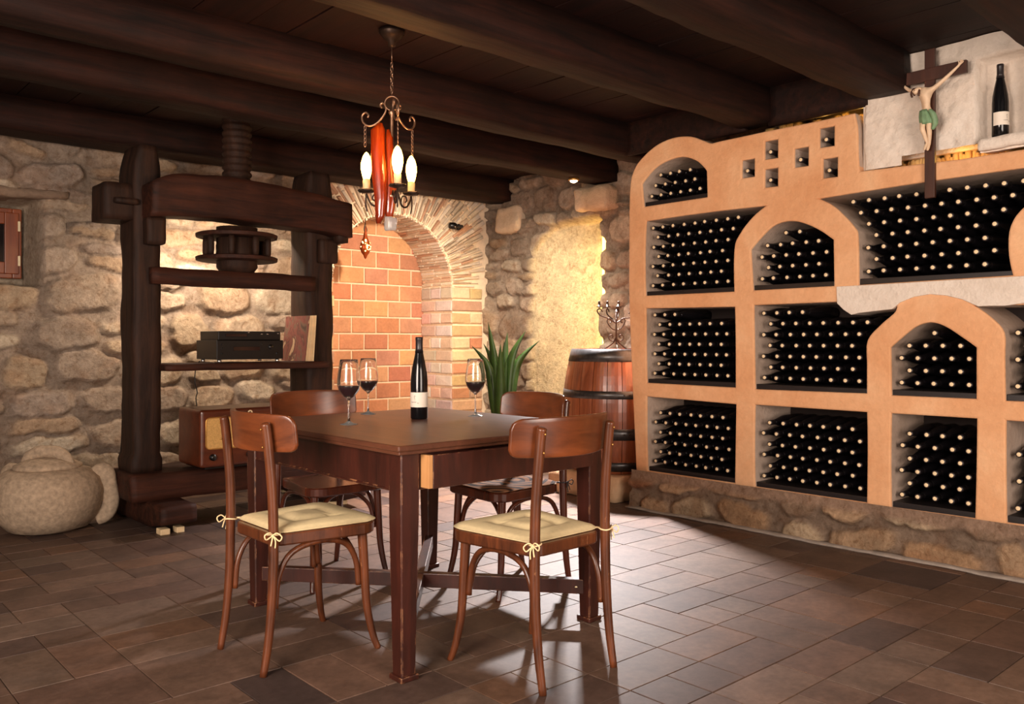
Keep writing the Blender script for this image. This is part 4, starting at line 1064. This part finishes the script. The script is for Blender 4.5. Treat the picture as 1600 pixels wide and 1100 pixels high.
b = MB(); b.rbox((0, 0, 0.012), (0.66, 0.36, 0.365), 0.022, seg=4); b.build('cabinet', M['radio'], ra)
b = MB(); b.rbox((0.04, 0.03, 0), (0.62, 0.33, 0.013), 0.002); b.build('plinth', M['black_plastic'], ra)
def frame_rr(x0, x1, z0, z1, r, y):
    pts = []
    for cx, cz, a0 in ((x1-r, z1-r, 0), (x0+r, z1-r, PI/2), (x0+r, z0+r, PI), (x1-r, z0+r, 3*PI/2)):
        for i in range(5): a = a0+PI/2*i/4; pts.append((cx+r*math.cos(a), y, cz+r*math.sin(a)))
    return pts
b = MB(); b.tube(frame_rr(0.035, 0.30, 0.125, 0.315, 0.025, -0.001), 0.0045, 8, loop=True); b.tube(frame_rr(0.33, 0.585, 0.125, 0.315, 0.025, -0.001), 0.0045, 8, loop=True); b.build('gold_trim', M['brass'], ra)
b = MB(); P = frame_rr(0.037, 0.298, 0.127, 0.313, 0.024, 0); b.prism([(p[0], p[2]) for p in P], lambda x, z: (x, -0.002, z), lambda x, z: (x, 0.004, z)); b.build('speaker_cloth', M['speaker_cloth'], ra)
b = MB(); P = frame_rr(0.332, 0.583, 0.127, 0.313, 0.024, 0); b.prism([(p[0], p[2]) for p in P], lambda x, z: (x, -0.002, z), lambda x, z: (x, 0.004, z)); b.build('dial_scale', M['black_plastic'], ra)
b = MB(); b.tube([(0.315+0.012*math.cos(a), -0.004, 0.335+0.012*math.sin(a)) for a in np.linspace(0, 2*PI, 16, endpoint=False)], 0.0045, 8, loop=True); b.build('tuning_eye', M['cream'], ra)
for x in (0.075, 0.31, 0.545):
    b = MB(); b.lathe([(0.020, -0.016), (0.020, 0.001)], 20, at=(x, 0, 0.075), axis='y'); b.lathe([(0.015, -0.024), (0.017, -0.015)], 20, at=(x, 0, 0.075), axis='y'); b.build('knob', M['black_plastic'], ra)
b = MB(); b.tube(catmull([(2.22, 5.57, 0.99), (2.205, 5.60, 0.93), (2.20, 5.60, 0.85), (2.215, 5.60, 0.78), (2.20, 5.58, 0.72), (2.21, 5.50, 0.50)], 6), 0.0035, 6); tag(b.build('cable', M['black_plastic']), 'thin dark cable hanging from the stereo down behind the radio', 'cable')
b = MB(); b.rough((2.42, 4.86+0.2, 0.0), (2.75, 5.12, 0.035), amp=0.008, seg=0.03, r=0.012, freq=7); o = b.build('firewood_stick', M['chair']); tag(o, 'reddish split stick lying on the floor in front of the press base', 'wood')

# ================================================================== STONE JAR
jr = thing('stone_jar', 'big round grey stone jar with a lid, on the floor left of the press', 'jar', (1.315, 5.585, 0), R(-42))
b = MB(); prof = [(0.001, 0.0), (0.15, 0.002), (0.215, 0.022), (0.272, 0.085), (0.300, 0.17), (0.302, 0.245), (0.278, 0.315), (0.225, 0.36), (0.18, 0.372), (0.001, 0.374)]
V0 = len(b.v); b.lathe(prof, 56)
b.v = [tuple(Vector(p)+mnoise.noise_vector(Vector(p)*5)*0.010+mnoise.noise_vector(Vector(p)*22)*0.0025) if p[2] > 0.01 else p for p in b.v]; b.build('body', M['stone_jar'], jr)
b = MB(); b.lathe([(0.001, 0.366), (0.175, 0.366), (0.186, 0.376), (0.184, 0.388), (0.15, 0.405), (0.10, 0.425), (0.001, 0.43)], 44)
b.v = [tuple(Vector(p)+mnoise.noise_vector(Vector(p)*9)*0.006) for p in b.v]; ld = b.build('lid', M['stone_jar'], jr)
b = MB(); b.tube(catmull([(-0.125, 0, 0.385), (-0.098, 0, 0.435), (-0.04, 0, 0.462), (0.04, 0, 0.462), (0.098, 0, 0.435), (0.125, 0, 0.385)], 6), 0.030, 12, flat=1.25)
b.v = [tuple(Vector(p)+mnoise.noise_vector(Vector(p)*12)*0.006) for p in b.v]; b.build('lid_handle', M['stone_jar'], ld)
for s in (-1, 1):
    b = MB(); b.tube(catmull([(s*0.225, 0.10, 0.300), (s*0.275, 0.11, 0.335), (s*0.305, 0.11, 0.28), (s*0.318, 0.11, 0.18), (s*0.300, 0.11, 0.09), (s*0.245, 0.10, 0.065)], 5), 0.040, 12, flat=1.3)
    b.v = [tuple(Vector(p)+mnoise.noise_vector(Vector(p)*9)*0.008) for p in b.v]; b.build('side_handle', M['stone_jar'], jr)

# ================================================================== CHANDELIER
cx, cy = 2.307, 3.438
chd = thing('chandelier', 'small wrought iron chandelier with three lit candle bulbs and amber wood above the table', 'chandelier', (cx, cy, 0))
def pol(ph, rho, z):
    p = (-FW*math.cos(ph)+RT*math.sin(ph))*rho; return Vector((p.x, p.y, z))
b = MB(); b.lathe([(0.062, 2.618), (0.062, 2.605), (0.045, 2.585), (0.022, 2.565), (0.018, 2.545), (0.004, 2.538)], 28); b.build('ceiling_rose', M['iron'], chd)
b = MB(); b.tube([(0, 0, 2.54), (0, 0, 2.465)], 0.0022, 6)
for i in range(7):
    z = 2.455-i*0.0215; u = Vector((1, 0, 0)) if i % 2 else Vector((0, 1, 0))
    b.tube([u*(0.0065*math.cos(a))+Vector((0, 0, z+0.014*math.sin(a))) for a in np.linspace(0, 2*PI, 12, endpoint=False)], 0.0022, 6, loop=True)
b.build('chain', M['bright_iron'], chd)
b = MB(); b.tube([RT*(0.034*math.cos(a))+Vector((0, 0, 2.268+0.034*math.sin(a))) for a in np.linspace(0, 2*PI, 24, endpoint=False)], 0.0035, 8, loop=True); b.build('top_ring', M['bright_iron'], chd)
b = MB(); b.lathe([(0.004, 2.24), (0.014, 2.232), (0.016, 2.222), (0.009, 2.21), (0.0075, 2.20), (0.0075, 1.84), (0.018, 1.832), (0.022, 1.818), (0.012, 1.80), (0.002, 1.79)], 16); b.build('centre_rod', M['bright_iron'], chd)
phs = [R(-100), R(20), R(140)]
for k, ph in enumerate(phs):
    b = MB()
    b.tube(catmull([pol(ph, .050, 2.248), pol(ph, .058, 2.262), pol(ph, .048, 2.272), pol(ph, .034, 2.262), pol(ph, .030, 2.235), pol(ph, .050, 2.200), pol(ph, .085, 2.170), pol(ph, .120, 2.165), pol(ph, .146, 2.185), pol(ph, .150, 2.215), pol(ph, .132, 2.230), pol(ph, .118, 2.218), pol(ph, .122, 2.204)], 5), 0.0050, 8)
    b.build('top_scroll', M['bright_iron'], chd)
    b = MB()
    for i in range(9 if k else 5):
        z = 2.155-i*0.020; b.tube([pol(ph, .135+0.005*math.cos(a), z+0.012*math.sin(a)) for a in np.linspace(0, 2*PI, 10, endpoint=False)], 0.0018, 6, loop=True)
    b.build('side_chain', M['bright_iron'], chd)
    r0 = 0.128
    b = MB(); b.tube(catmull([pol(ph, .012, 1.815), pol(ph, .035, 1.840), pol(ph, .050, 1.815), pol(ph, .062, 1.785), pol(ph, .085, 1.775), pol(ph, .108, 1.790), pol(ph, r0, 1.835)], 5), 0.0048, 8)
    b.tube(catmull([pol(ph, .060, 1.80), pol(ph, .068, 1.825), pol(ph, .088, 1.830), pol(ph, .098, 1.812), pol(ph, .088, 1.800)], 5), 0.0038, 8)
    b.tube(catmull([pol(ph, r0, 1.835), pol(ph, r0+.004, 1.79), pol(ph, r0-.004, 1.745)], 4), [0.004]*8+[0.001], 6); b.build('arm', M['iron'], chd)
    b = MB(); n = 32; c = pol(ph, r0, 0)
    ring = lambda rr, z, am: [(c.x+(rr+am*math.cos(8*a))*math.cos(a), c.y+(rr+am*math.cos(8*a))*math.sin(a)) for a in np.linspace(0, 2*PI, n, endpoint=False)]
    poly_solid(b, [(ring(.010, 0, 0), 1.838), (ring(.034, 0, .002), 1.842), (ring(.041, 0, .004), 1.852), (ring(.038, 0, .004), 1.854), (ring(.012, 0, 0), 1.846)], smooth=True); b.build('drip_pan', M['iron'], chd)
    b = MB(); b.lathe([(0.018, 1.846), (0.018, 1.900), (0.014, 1.908)], 18, at=(c.x, c.y, 0)); b.build('candle_sleeve', M['sleeve'], chd)
    b = MB(); b.lathe([(0.014, 1.902), (0.021, 1.925), (0.0265, 1.955), (0.0260, 1.985), (0.018, 2.015), (0.008, 2.032), (0.001, 2.038)], 20, at=(c.x, c.y, 0)); b.build('bulb', M['bulb'], chd)
    lamp('candle_light', 'POINT', (cx+c.x*1.25, cy+c.y*1.25, 1.975), 7.5, (1.0, 0.46, 0.16), radius=0.03)
def slabtube(name, mat, secs, parent):
    b = MB(); V = []; n = 12; Fc = []
    for (lat, dep, z, hw, ht) in secs:
        c = RT*lat+FW*dep
        for i in range(n):
            a = 2*PI*i/n; q = c+RT*(hw*math.cos(a))+FW*(ht*math.sin(a)); V.append(Vector((q.x, q.y, z))+mnoise.noise_vector(Vector((lat*9+a, z*14, a)))*0.006)
    for k in range(len(secs)-1):
        for i in range(n): Fc.append((k*n+i, k*n+(i+1) % n, (k+1)*n+(i+1) % n, (k+1)*n+i))
    Fc.append(tuple(range(n))[::-1]); Fc.append(tuple((len(secs)-1)*n+i for i in range(n))); b.add(V, Fc, smooth=True); return b.build(name, mat, parent)
slabtube('amber_wood', M['amber'], [(-0.052, -0.03, 2.165, .010, .008), (-0.062, -0.03, 2.13, .034, .013), (-0.062, -0.03, 2.02, .036, .015), (-0.055, -0.03, 1.90, .036, .015), (-0.050, -0.03, 1.80, .030, .014), (-0.052, -0.03, 1.72, .022, .012), (-0.060, -0.03, 1.685, .010, .008)], chd)
slabtube('amber_wood', M['amber'], [(-0.018, -0.005, 2.14, .008, .008), (-0.012, -0.005, 2.10, .020, .012), (-0.010, -0.005, 1.96, .022, .014), (-0.006, -0.005, 1.84, .034, .016), (-0.010, -0.005, 1.76, .026, .014), (-0.012, -0.005, 1.68, .010, .008)], chd)
b = MB(); b.rough((-0.055, -0.055, 1.645), (-0.005, -0.015, 1.715), amp=0.008, seg=0.012, r=0.01, freq=20); b.build('crystal', M['crystal'], chd)

# ================================================================== SMALL LAMPS
hl = thing('hanging_lantern', 'small pierced metal lantern glowing in front of the brick alcove', 'lantern', (3.905, 6.22, 0))
b = MB(); b.tube([(0, 0, 2.17), (0, 0, 2.10)], 0.004, 8); b.tube(catmull([(0, 0, 2.10), (0.014, 0, 2.07), (0.004, 0, 2.04), (-0.010, 0, 2.07), (0, 0, 2.12)], 4), 0.006, 8); b.build('hook', M['iron'], hl)
b = MB(); b.lathe([(0.006, 2.10), (0.010, 2.06), (0.020, 2.00), (0.040, 1.955), (0.047, 1.915), (0.036, 1.875), (0.016, 1.85), (0.010, 1.83), (0.002, 1.82)], 24)
b.v = [tuple(Vector(p)+mnoise.noise_vector(Vector(p)*30)*0.004) for p in b.v]; b.build('pierced_shell', plain('copper_shell', rgb(150, 66, 26), 0.35, 0.6, 0.3, 60, 0.4), hl)
b = MB(); rl_ = random.Random(2)
for i in range(22):
    a = rl_.uniform(PI, 2*PI); z = rl_.uniform(1.87, 1.98); rr = 0.047-abs(z-1.915)*0.28; r = rl_.uniform(0.004, 0.008)
    b.lathe([(r*0.3, -r), (r, -r*0.4), (r, r*0.4), (r*0.3, r)], 8, at=(rr*math.cos(a), rr*math.sin(a), z))
b.build('glowing_hole', emis('lit_lantern_holes', (1, 0.62, 0.22, 1), 6), hl)
lamp('lantern_light', 'POINT', (3.905, 6.05, 1.93), 0.8, (1.0, 0.55, 0.22), radius=0.05)
wl = thing('wall_spotlight', 'small black spotlight clamped on the stone arch', 'spotlight', (4.86, 6.215, 2.175), R(-20))
b = MB(); b.lathe([(0.020, -0.05), (0.030, -0.04), (0.032, 0.0), (0.024, 0.02), (0.010, 0.03)], 18, axis='x', at=(-0.02, -0.06, 0.005)); b.build('lamp_head', M['black_plastic'], wl)
b = MB(); b.rbox((0.0, -0.06, -0.01), (0.07, -0.035, 0.02), 0.008); b.lathe([(0.028, -0.04), (0.028, 0.0)], 16, at=(0.03, 0.0, 0.0), axis='y'); b.build('bracket', M['black_plastic'], wl)
b = MB(); b.lathe([(0.008, -0.003), (0.006, 0.0)], 12, at=(-0.02, -0.093, -0.008), axis='y'); b.build('switch', M['silver'], wl)
cs = thing('ceiling_spotlight', 'small lit round spotlight under the beam in the far corner', 'spotlight', (4.88, 4.70, 2.398))
b = MB(); b.lathe([(0.042, 0.016), (0.045, 0.0), (0.034, -0.004), (0.030, 0.004)], 28); b.build('spot_ring', M['brass'], cs)
b = MB(); b.lathe([(0.030, 0.002), (0.026, -0.010), (0.012, -0.017), (0.001, -0.019)], 24); b.build('lens', M['spot_glow'], cs)
o = ls.build('light_strip', M['led']); tag(o, 'thin lit strip hidden behind the right edge of the yellow niche', 'light strip')
o.location.y = 0.075; o.location.x = 0.03
lamp('niche_strip_light', 'AREA', (XR+0.10, 4.80, 1.40), 3.5, (1.0, 0.70, 0.22), (XR+0.12, 5.5, 1.40), 0.06, 1.3)

# ================================================================== BARREL, PEDESTAL, CANDELABRA
bx, by = 4.785, 4.185
pd = MB(); pd.rough((bx-0.35, by-0.32, 0.0), (bx+0.32, by+0.36, 0.178), amp=0.010, seg=0.04, r=0.02, freq=5, seed=8)
o = pd.build('stone_pedestal', plaster('crazy_paving_stone', rgb(176, 132, 96), rgb(202, 160, 122), rgb(220, 186, 150), 0.8, 0.5)); tag(o, 'low stone pedestal under the barrel', 'pedestal')
ba = thing('wine_barrel', 'upright wooden barrel with black iron hoops behind the end of the rack', 'barrel', (bx, by, 0.178))
BH = 0.885
def br(z): t = z/BH*2-1; return 0.318+0.067*(1-t*t)
b = MB(); ns = 22
for i in range(ns):
    a0, a1 = 2*PI*i/ns+0.006, 2*PI*(i+1)/ns-0.006; V = []; Fc = []; m = 14; q = 4
    for k in range(m+1):
        z = BH*k/m
        for j in range(q+1): a = a0+(a1-a0)*j/q; rr = br(z)-(0.0025 if j in (0, q) else 0); V.append((rr*math.cos(a), rr*math.sin(a), z))
        for j in range(q, -1, -1): a = a0+(a1-a0)*j/q; rr = br(z)-0.024; V.append((rr*math.cos(a), rr*math.sin(a), z))
    n = 2*(q+1)
    for k in range(m):
        for j in range(n): Fc.append((k*n+j, k*n+(j+1) % n, (k+1)*n+(j+1) % n, (k+1)*n+j))
    Fc.append(tuple(range(n))[::-1]); Fc.append(tuple(m*n+j for j in range(n))); b.add(V, Fc, smooth=False)
b.build('staves', M['stave'], ba)
b = MB(); b.lathe([(0.001, BH-0.03), (br(BH)-0.022, BH-0.03), (br(BH)-0.022, BH-0.012), (0.001, BH-0.012)], 40); b.build('barrel_head', M['stave'], ba)
for (z0, z1) in ((0.02, 0.085), (0.245, 0.325), (0.535, 0.590), (0.795, 0.886)):
    b = MB(); b.lathe([(br(z0)-0.002, z0), (br(z0)+0.004, z0), (br((z0+z1)/2)+0.004, (z0+z1)/2), (br(z1)+0.004, z1), (br(z1)-0.002, z1)], 64, cap=False); hp = b.build('hoop', M['black_iron'], ba)
    if z0 in (0.535, 0.245):
        b = MB(); zz = (z0+z1)/2
        for k in range(5):
            a = math.atan2(-FW.y, -FW.x)+0.05+k*0.10; c = (br(zz)+0.004); b.tube([(c*math.cos(a), c*math.sin(a), zz), ((c+0.004)*math.cos(a), (c+0.004)*math.sin(a), zz)], 0.006, 8)
        b.build('rivet', M['iron'], hp)
cd = thing('candelabra', 'wrought iron scroll candelabra standing on the barrel', 'candelabra', (bx-0.02, by-0.03, 0.178+BH-0.012), math.atan2(RT.y, RT.x))
b = MB(); b.tube([(0, 0, 0.045), (0, 0, 0.30)], 0.006, 8); b.build('stem', M['iron'], cd)
for i in range(3):
    a = 2*PI*i/3+PI/6; c, s = math.cos(a), math.sin(a)
    b = MB(); b.tube(catmull([(0, 0, 0.10), (0.02*c, 0.02*s, 0.06), (0.06*c, 0.06*s, 0.030), (0.105*c, 0.105*s, 0.006)], 5), 0.0055, 8); b.build('foot', M['iron'], cd)
b = MB()
for s in (-1, 1):
    b.tube(catmull([(0, 0, 0.085), (s*.03, 0, .070), (s*.052, 0, .085), (s*.050, 0, .110), (s*.030, 0, .114), (s*.024, 0, .098), (s*.034, 0, .094)], 5), 0.0045, 8)
    b.tube(catmull([(0, 0, 0.15), (s*.03, 0, .160), (s*.052, 0, .185), (s*.066, 0, .215), (s*.056, 0, .236), (s*.036, 0, .228), (s*.036, 0, .210), (s*.048, 0, .206)], 5), 0.0045, 8)
b.build('scroll', M['iron'], cd)
for (dx, dy, h) in ((-0.125, 0.0, 0.315), (0.118, 0.02, 0.300), (-0.055, 0.085, 0.318), (0.0, -0.055, 0.275), (0.03, 0.10, 0.318)):
    b = MB(); u = Vector((dx, dy, 0)); b.tube(catmull([(0, 0, 0.20), u*.45+Vector((0, 0, 0.235)), u*.95+Vector((0, 0, h-0.055)), u*1.12+Vector((0, 0, h-0.02)), u*.95+Vector((0, 0, h-0.008)), u*.80+Vector((0, 0, h-0.03))], 5), 0.0045, 8)
    b.tube([u*1.0+Vector((0, 0, h-0.012)), u*1.0+Vector((0, 0, h+0.012))], 0.004, 8); ar = b.build('arm', M['iron'], cd)
    b = MB(); b.lathe([(0.006, h+0.002), (0.024, h+0.006), (0.024, h+0.009), (0.009, h+0.010), (0.009, h+0.030)], 14, at=(dx, dy, 0)); b.lathe([(0.0095, h+0.030), (0.0085, h+0.048), (0.003, h+0.052)], 12, at=(dx, dy, 0)); b.build('candle_cup', M['iron'], ar)

# ================================================================== PLANT
pl = thing('potted_plant', 'green strap-leaved plant in a pot in the far corner behind the table', 'plant', (4.50, 5.15, 0))
b = MB(); b.lathe([(0.001, 0.0), (0.11, 0.0), (0.12, 0.01), (0.160, 0.43), (0.170, 0.45), (0.170, 0.485), (0.150, 0.485), (0.145, 0.44), (0.001, 0.44)], 36); b.build('pot', M['terracotta'], pl)
b = MB(); b.lathe([(0.144, 0.41), (0.144, 0.442), (0.001, 0.455)], 24); b.build('soil', plain('soil', rgb(50, 36, 28), 0.95), pl)
lv = [(-0.235, 0.02, 1.085, 0.036), (-0.10, 0.0, 1.27, 0.045), (0.055, 0.05, 1.19, 0.045), (0.20, -0.02, 1.20, 0.042), (0.315, 0.03, 1.125, 0.040), (0.0, -0.10, 1.10, 0.040), (0.12, 0.10, 1.07, 0.038), (-0.05, -0.06, 1.00, 0.036), (-0.14, 0.10, 1.10, 0.036), (0.19, 0.06, 1.02, 0.034), (0.05, -0.04, 0.98, 0.036), (0.03, 0.02, 1.12, 0.036)]
for i, (lat, dep, z1, hw) in enumerate(lv):
    hw *= 0.8
    tip = RT*lat+FW*dep; tip = Vector((tip.x, tip.y, z1)); root = RT*(lat*0.12)+FW*(dep*0.15); root = Vector((root.x, root.y, 0.44))
    mid = root*0.45+tip*0.55+Vector((0, 0, 0.12 if abs(lat) > 0.1 else 0.02))-(RT*lat*0.18)
    cv = catmull([root, root*0.72+mid*0.28+Vector((0, 0, 0.02)), mid, tip], 7); n = len(cv); V = []; Fc = []
    tw = random.uniform(-0.6, 0.6)
    for k, p in enumerate(cv):
        t = k/(n-1); w_ = hw*(0.28+1.1*math.sin(PI*min(1, t*0.92+0.08))**0.9)*(1-t**7)+0.001; sd = (RT*math.cos(tw)+FW*math.sin(tw)); nrm = (FW*math.cos(tw)-RT*math.sin(tw))
        V += [p-sd*w_, p+nrm*w_*0.28, p+sd*w_, p+nrm*(w_*0.28+0.002)]
    for k in range(n-1):
        o_ = 4*k
        for a, c in ((0, 1), (1, 2), (2, 3), (3, 0)): Fc.append((o_+a, o_+c, o_+4+c, o_+4+a))
    b = MB(); b.add(V, Fc, smooth=True); b.build('leaf', M['leaf'], pl)

# ================================================================== CRUCIFIX
def bone(name, mat, joints, parent, lvl=2):
    """one continuous skinned body from joints {name: (pos, radius, parent)}"""
    me = bpy.data.meshes.new(name); names_ = list(joints); idx = {k: i for i, k in enumerate(names_)}
    me.from_pydata([joints[k][0] for k in names_], [(idx[joints[k][2]], idx[k]) for k in names_ if joints[k][2]], [])
    o = bpy.data.objects.new(name, me); C.objects.link(o); m = o.modifiers.new('skin', 'SKIN'); m.use_smooth_shade = True
    for i, k in enumerate(names_):
        r = joints[k][1]; me.skin_vertices[0].data[i].radius = r if hasattr(r, '__len__') else (r, r)
        me.skin_vertices[0].data[i].use_root = (i == 0)
    s = o.modifiers.new('sub', 'SUBSURF'); s.levels = lvl; s.render_levels = lvl
    dg = bpy.context.evaluated_depsgraph_get(); dg.update(); m2 = bpy.data.meshes.new_from_object(o.evaluated_get(dg)); bpy.data.objects.remove(o)
    for p in m2.polygons: p.use_smooth = True
    m2.materials.clear(); m2.materials.append(mat); ob_ = bpy.data.objects.new(name, m2); C.objects.link(ob_); ob_.parent = parent; return ob_
# local frame: x = to the viewer's right (room -y), y = out of the wall, z = up
cyy = 1.777
cr = thing('crucifix', 'painted crucifix with a figure in a green loincloth, hung on the plaster above the rack', 'crucifix', (XF-0.012, cyy, 0), -PI/2)
cr.rotation_euler = (0, 0, -PI/2)
# with this turn local +x points to room -y and local +y to room +x (into the wall)
b = MB(); b.rbox((-0.036, -0.022, 1.845), (0.014, 0.0, 2.60), 0.003); b.build('cross_post', M['cross'], cr)
b = MB(); b.rbox((-0.150, -0.026, 2.440), (0.166, -0.002, 2.503), 0.003); b.build('cross_bar', M['cross'], cr)
Y0 = -0.050
J = {'pelvis': ((-0.008, Y0, 2.205), (0.028, 0.020), None), 'belly': ((-0.010, Y0-0.002, 2.245), (0.030, 0.020), 'pelvis'), 'chest': ((-0.012, Y0-0.004, 2.305), (0.042, 0.024), 'belly'),
     'upper': ((-0.010, Y0-0.002, 2.345), (0.040, 0.022), 'chest'), 'neck': ((-0.030, Y0-0.010, 2.368), 0.012, 'upper'), 'headb': ((-0.046, Y0-0.022, 2.372), 0.017, 'neck'), 'head': ((-0.058, Y0-0.028, 2.352), 0.020, 'headb'), 'chin': ((-0.058, Y0-0.034, 2.336), 0.011, 'head'),
     'shr': ((0.034, Y0, 2.362), 0.015, 'upper'), 'elr': ((0.098, Y0+0.006, 2.415), 0.0115, 'shr'), 'wrr': ((0.158, Y0+0.014, 2.472), 0.0075, 'elr'),
     'shl': ((-0.058, Y0, 2.360), 0.015, 'upper'), 'ell': ((-0.110, Y0+0.006, 2.385), 0.0115, 'shl'), 'wrl': ((-0.152, Y0+0.014, 2.428), 0.0075, 'ell'),
     'hipr': ((0.012, Y0, 2.185), 0.021, 'pelvis'), 'knr': ((0.014, Y0-0.020, 2.115), 0.0155, 'hipr'), 'calr': ((0.012, Y0-0.010, 2.080), 0.0135, 'knr'), 'anr': ((0.008, Y0-0.002, 2.020), 0.0085, 'calr'), 'ftr': ((0.006, Y0-0.014, 1.990), 0.0085, 'anr'), 'toer': ((0.004, Y0-0.018, 1.972), 0.006, 'ftr'),
     'hipl': ((-0.024, Y0, 2.185), 0.021, 'pelvis'), 'knl': ((-0.022, Y0-0.022, 2.112), 0.0155, 'hipl'), 'call': ((-0.014, Y0-0.014, 2.078), 0.0135, 'knl'), 'anl': ((0.000, Y0-0.010, 2.022), 0.0085, 'call'), 'ftl': ((-0.006, Y0-0.024, 1.994), 0.0085, 'anl'), 'toel': ((-0.008, Y0-0.028, 1.975), 0.006, 'ftl')}
for s, wn, d_ in ((1, 'wrr', Vector((0.6, 0, 0.75))), (-1, 'wrl', Vector((-0.55, 0, 0.8)))):
    d_.normalize(); w0 = Vector(J[wn][0]); sd = Vector((d_.z, 0, -d_.x)); k = 'r' if s > 0 else 'l'
    J['palm'+k] = (tuple(w0+d_*0.016), (0.0095, 0.006), wn)
    for f_ in range(4):
        base_ = w0+d_*0.026+sd*(0.0055*(f_-1.5)); J['f%d%s' % (f_, k)] = (tuple(base_), 0.0030, 'palm'+k)
        J['g%d%s' % (f_, k)] = (tuple(base_+d_*(0.011+0.002*(1.5-abs(f_-1.5)))+Vector((0, -0.004, 0))), 0.0026, 'f%d%s' % (f_, k))
    J['th'+k] = (tuple(w0+d_*0.018-sd*0.012*s+Vector((0, -0.004, 0))), 0.003, 'palm'+k); J['ti'+k] = (tuple(w0+d_*0.027-sd*0.014*s+Vector((0, -0.008, 0))), 0.0026, 'th'+k)
fg = bone('figure', M['skin'], J, cr); fg.scale = (0.88, 1, 0.80); fg.location = (-0.006, 0, 0.4984)
# face and hair
b = MB()
hd = Vector((-0.058, Y0-0.028, 2.352))
b.tube(catmull([hd+Vector((-0.002, -0.018, 0.010)), hd+Vector((-0.003, -0.024, 0.000)), hd+Vector((-0.003, -0.021, -0.005))], 3), [0.0018]*3+[0.003]*3+[0.002], 6); b.build('nose', M['skin'], fg)
b = MB()
for s in (-1, 1): b.lathe([(0.0008, -0.0015), (0.0026, 0), (0.0008, 0.0015)], 8, at=tuple(hd+Vector((-0.002+s*0.0075, -0.0195, 0.003))), axis='x')
b.lathe([(0.0008, -0.004), (0.0014, 0), (0.0008, 0.004)], 8, at=tuple(hd+Vector((-0.002, -0.0195, -0.012))), axis='x'); b.build('eyes_and_mouth', M['hair'], fg)
b = MB(); V0 = []
b.rough(tuple(hd+Vector((-0.021, -0.010, 0.006))), tuple(hd+Vector((0.024, 0.022, 0.027))), amp=0.003, seg=0.005, r=0.010, freq=60)
b.tube(catmull([hd+Vector((-0.019, 0.0, 0.010)), hd+Vector((-0.022, -0.004, -0.010)), hd+Vector((-0.016, -0.004, -0.030))], 4), 0.006, 8); b.tube(catmull([hd+Vector((0.020, 0.0, 0.010)), hd+Vector((0.022, -0.004, -0.010)), hd+Vector((0.018, -0.004, -0.028))], 4), 0.006, 8)
b.tube(catmull([hd+Vector((-0.006, -0.018, -0.014)), hd+Vector((0.0, -0.020, -0.022)), hd+Vector((0.004, -0.014, -0.026))], 4), [0.003]*4+[0.004]*5, 6)
b.build('hair', M['hair'], fg)
b = MB(); P = []
for (z, w_, dpt, cxx) in ((2.232, 0.031, 0.026, -0.010), (2.215, 0.036, 0.029, -0.008), (2.190, 0.042, 0.032, -0.004), (2.160, 0.043, 0.034, 0.000), (2.140, 0.040, 0.034, 0.004)):
    P.append(([(cxx+(w_+0.003*math.sin(9*a))*math.cos(a), Y0-0.004+(dpt+0.002*math.sin(9*a))*math.sin(a)) for a in np.linspace(0, 2*PI, 36, endpoint=False)], z))
poly_solid(b, P, smooth=True); b.tube(catmull([(0.022, Y0-0.034, 2.222), (0.040, Y0-0.026, 2.190), (0.046, Y0-0.016, 2.140), (0.034, Y0-0.022, 2.098)], 5), interp([0.008, 0.016, 0.017, 0.007], 16), 10)
b.build('loincloth', M['green_cloth'], fg)

# every closed bevel-less smooth part that should read as turned or bent wood
for o in bpy.data.objects:
    if o.type == 'MESH' and o.name.startswith('backrest'): shade_sm(o)
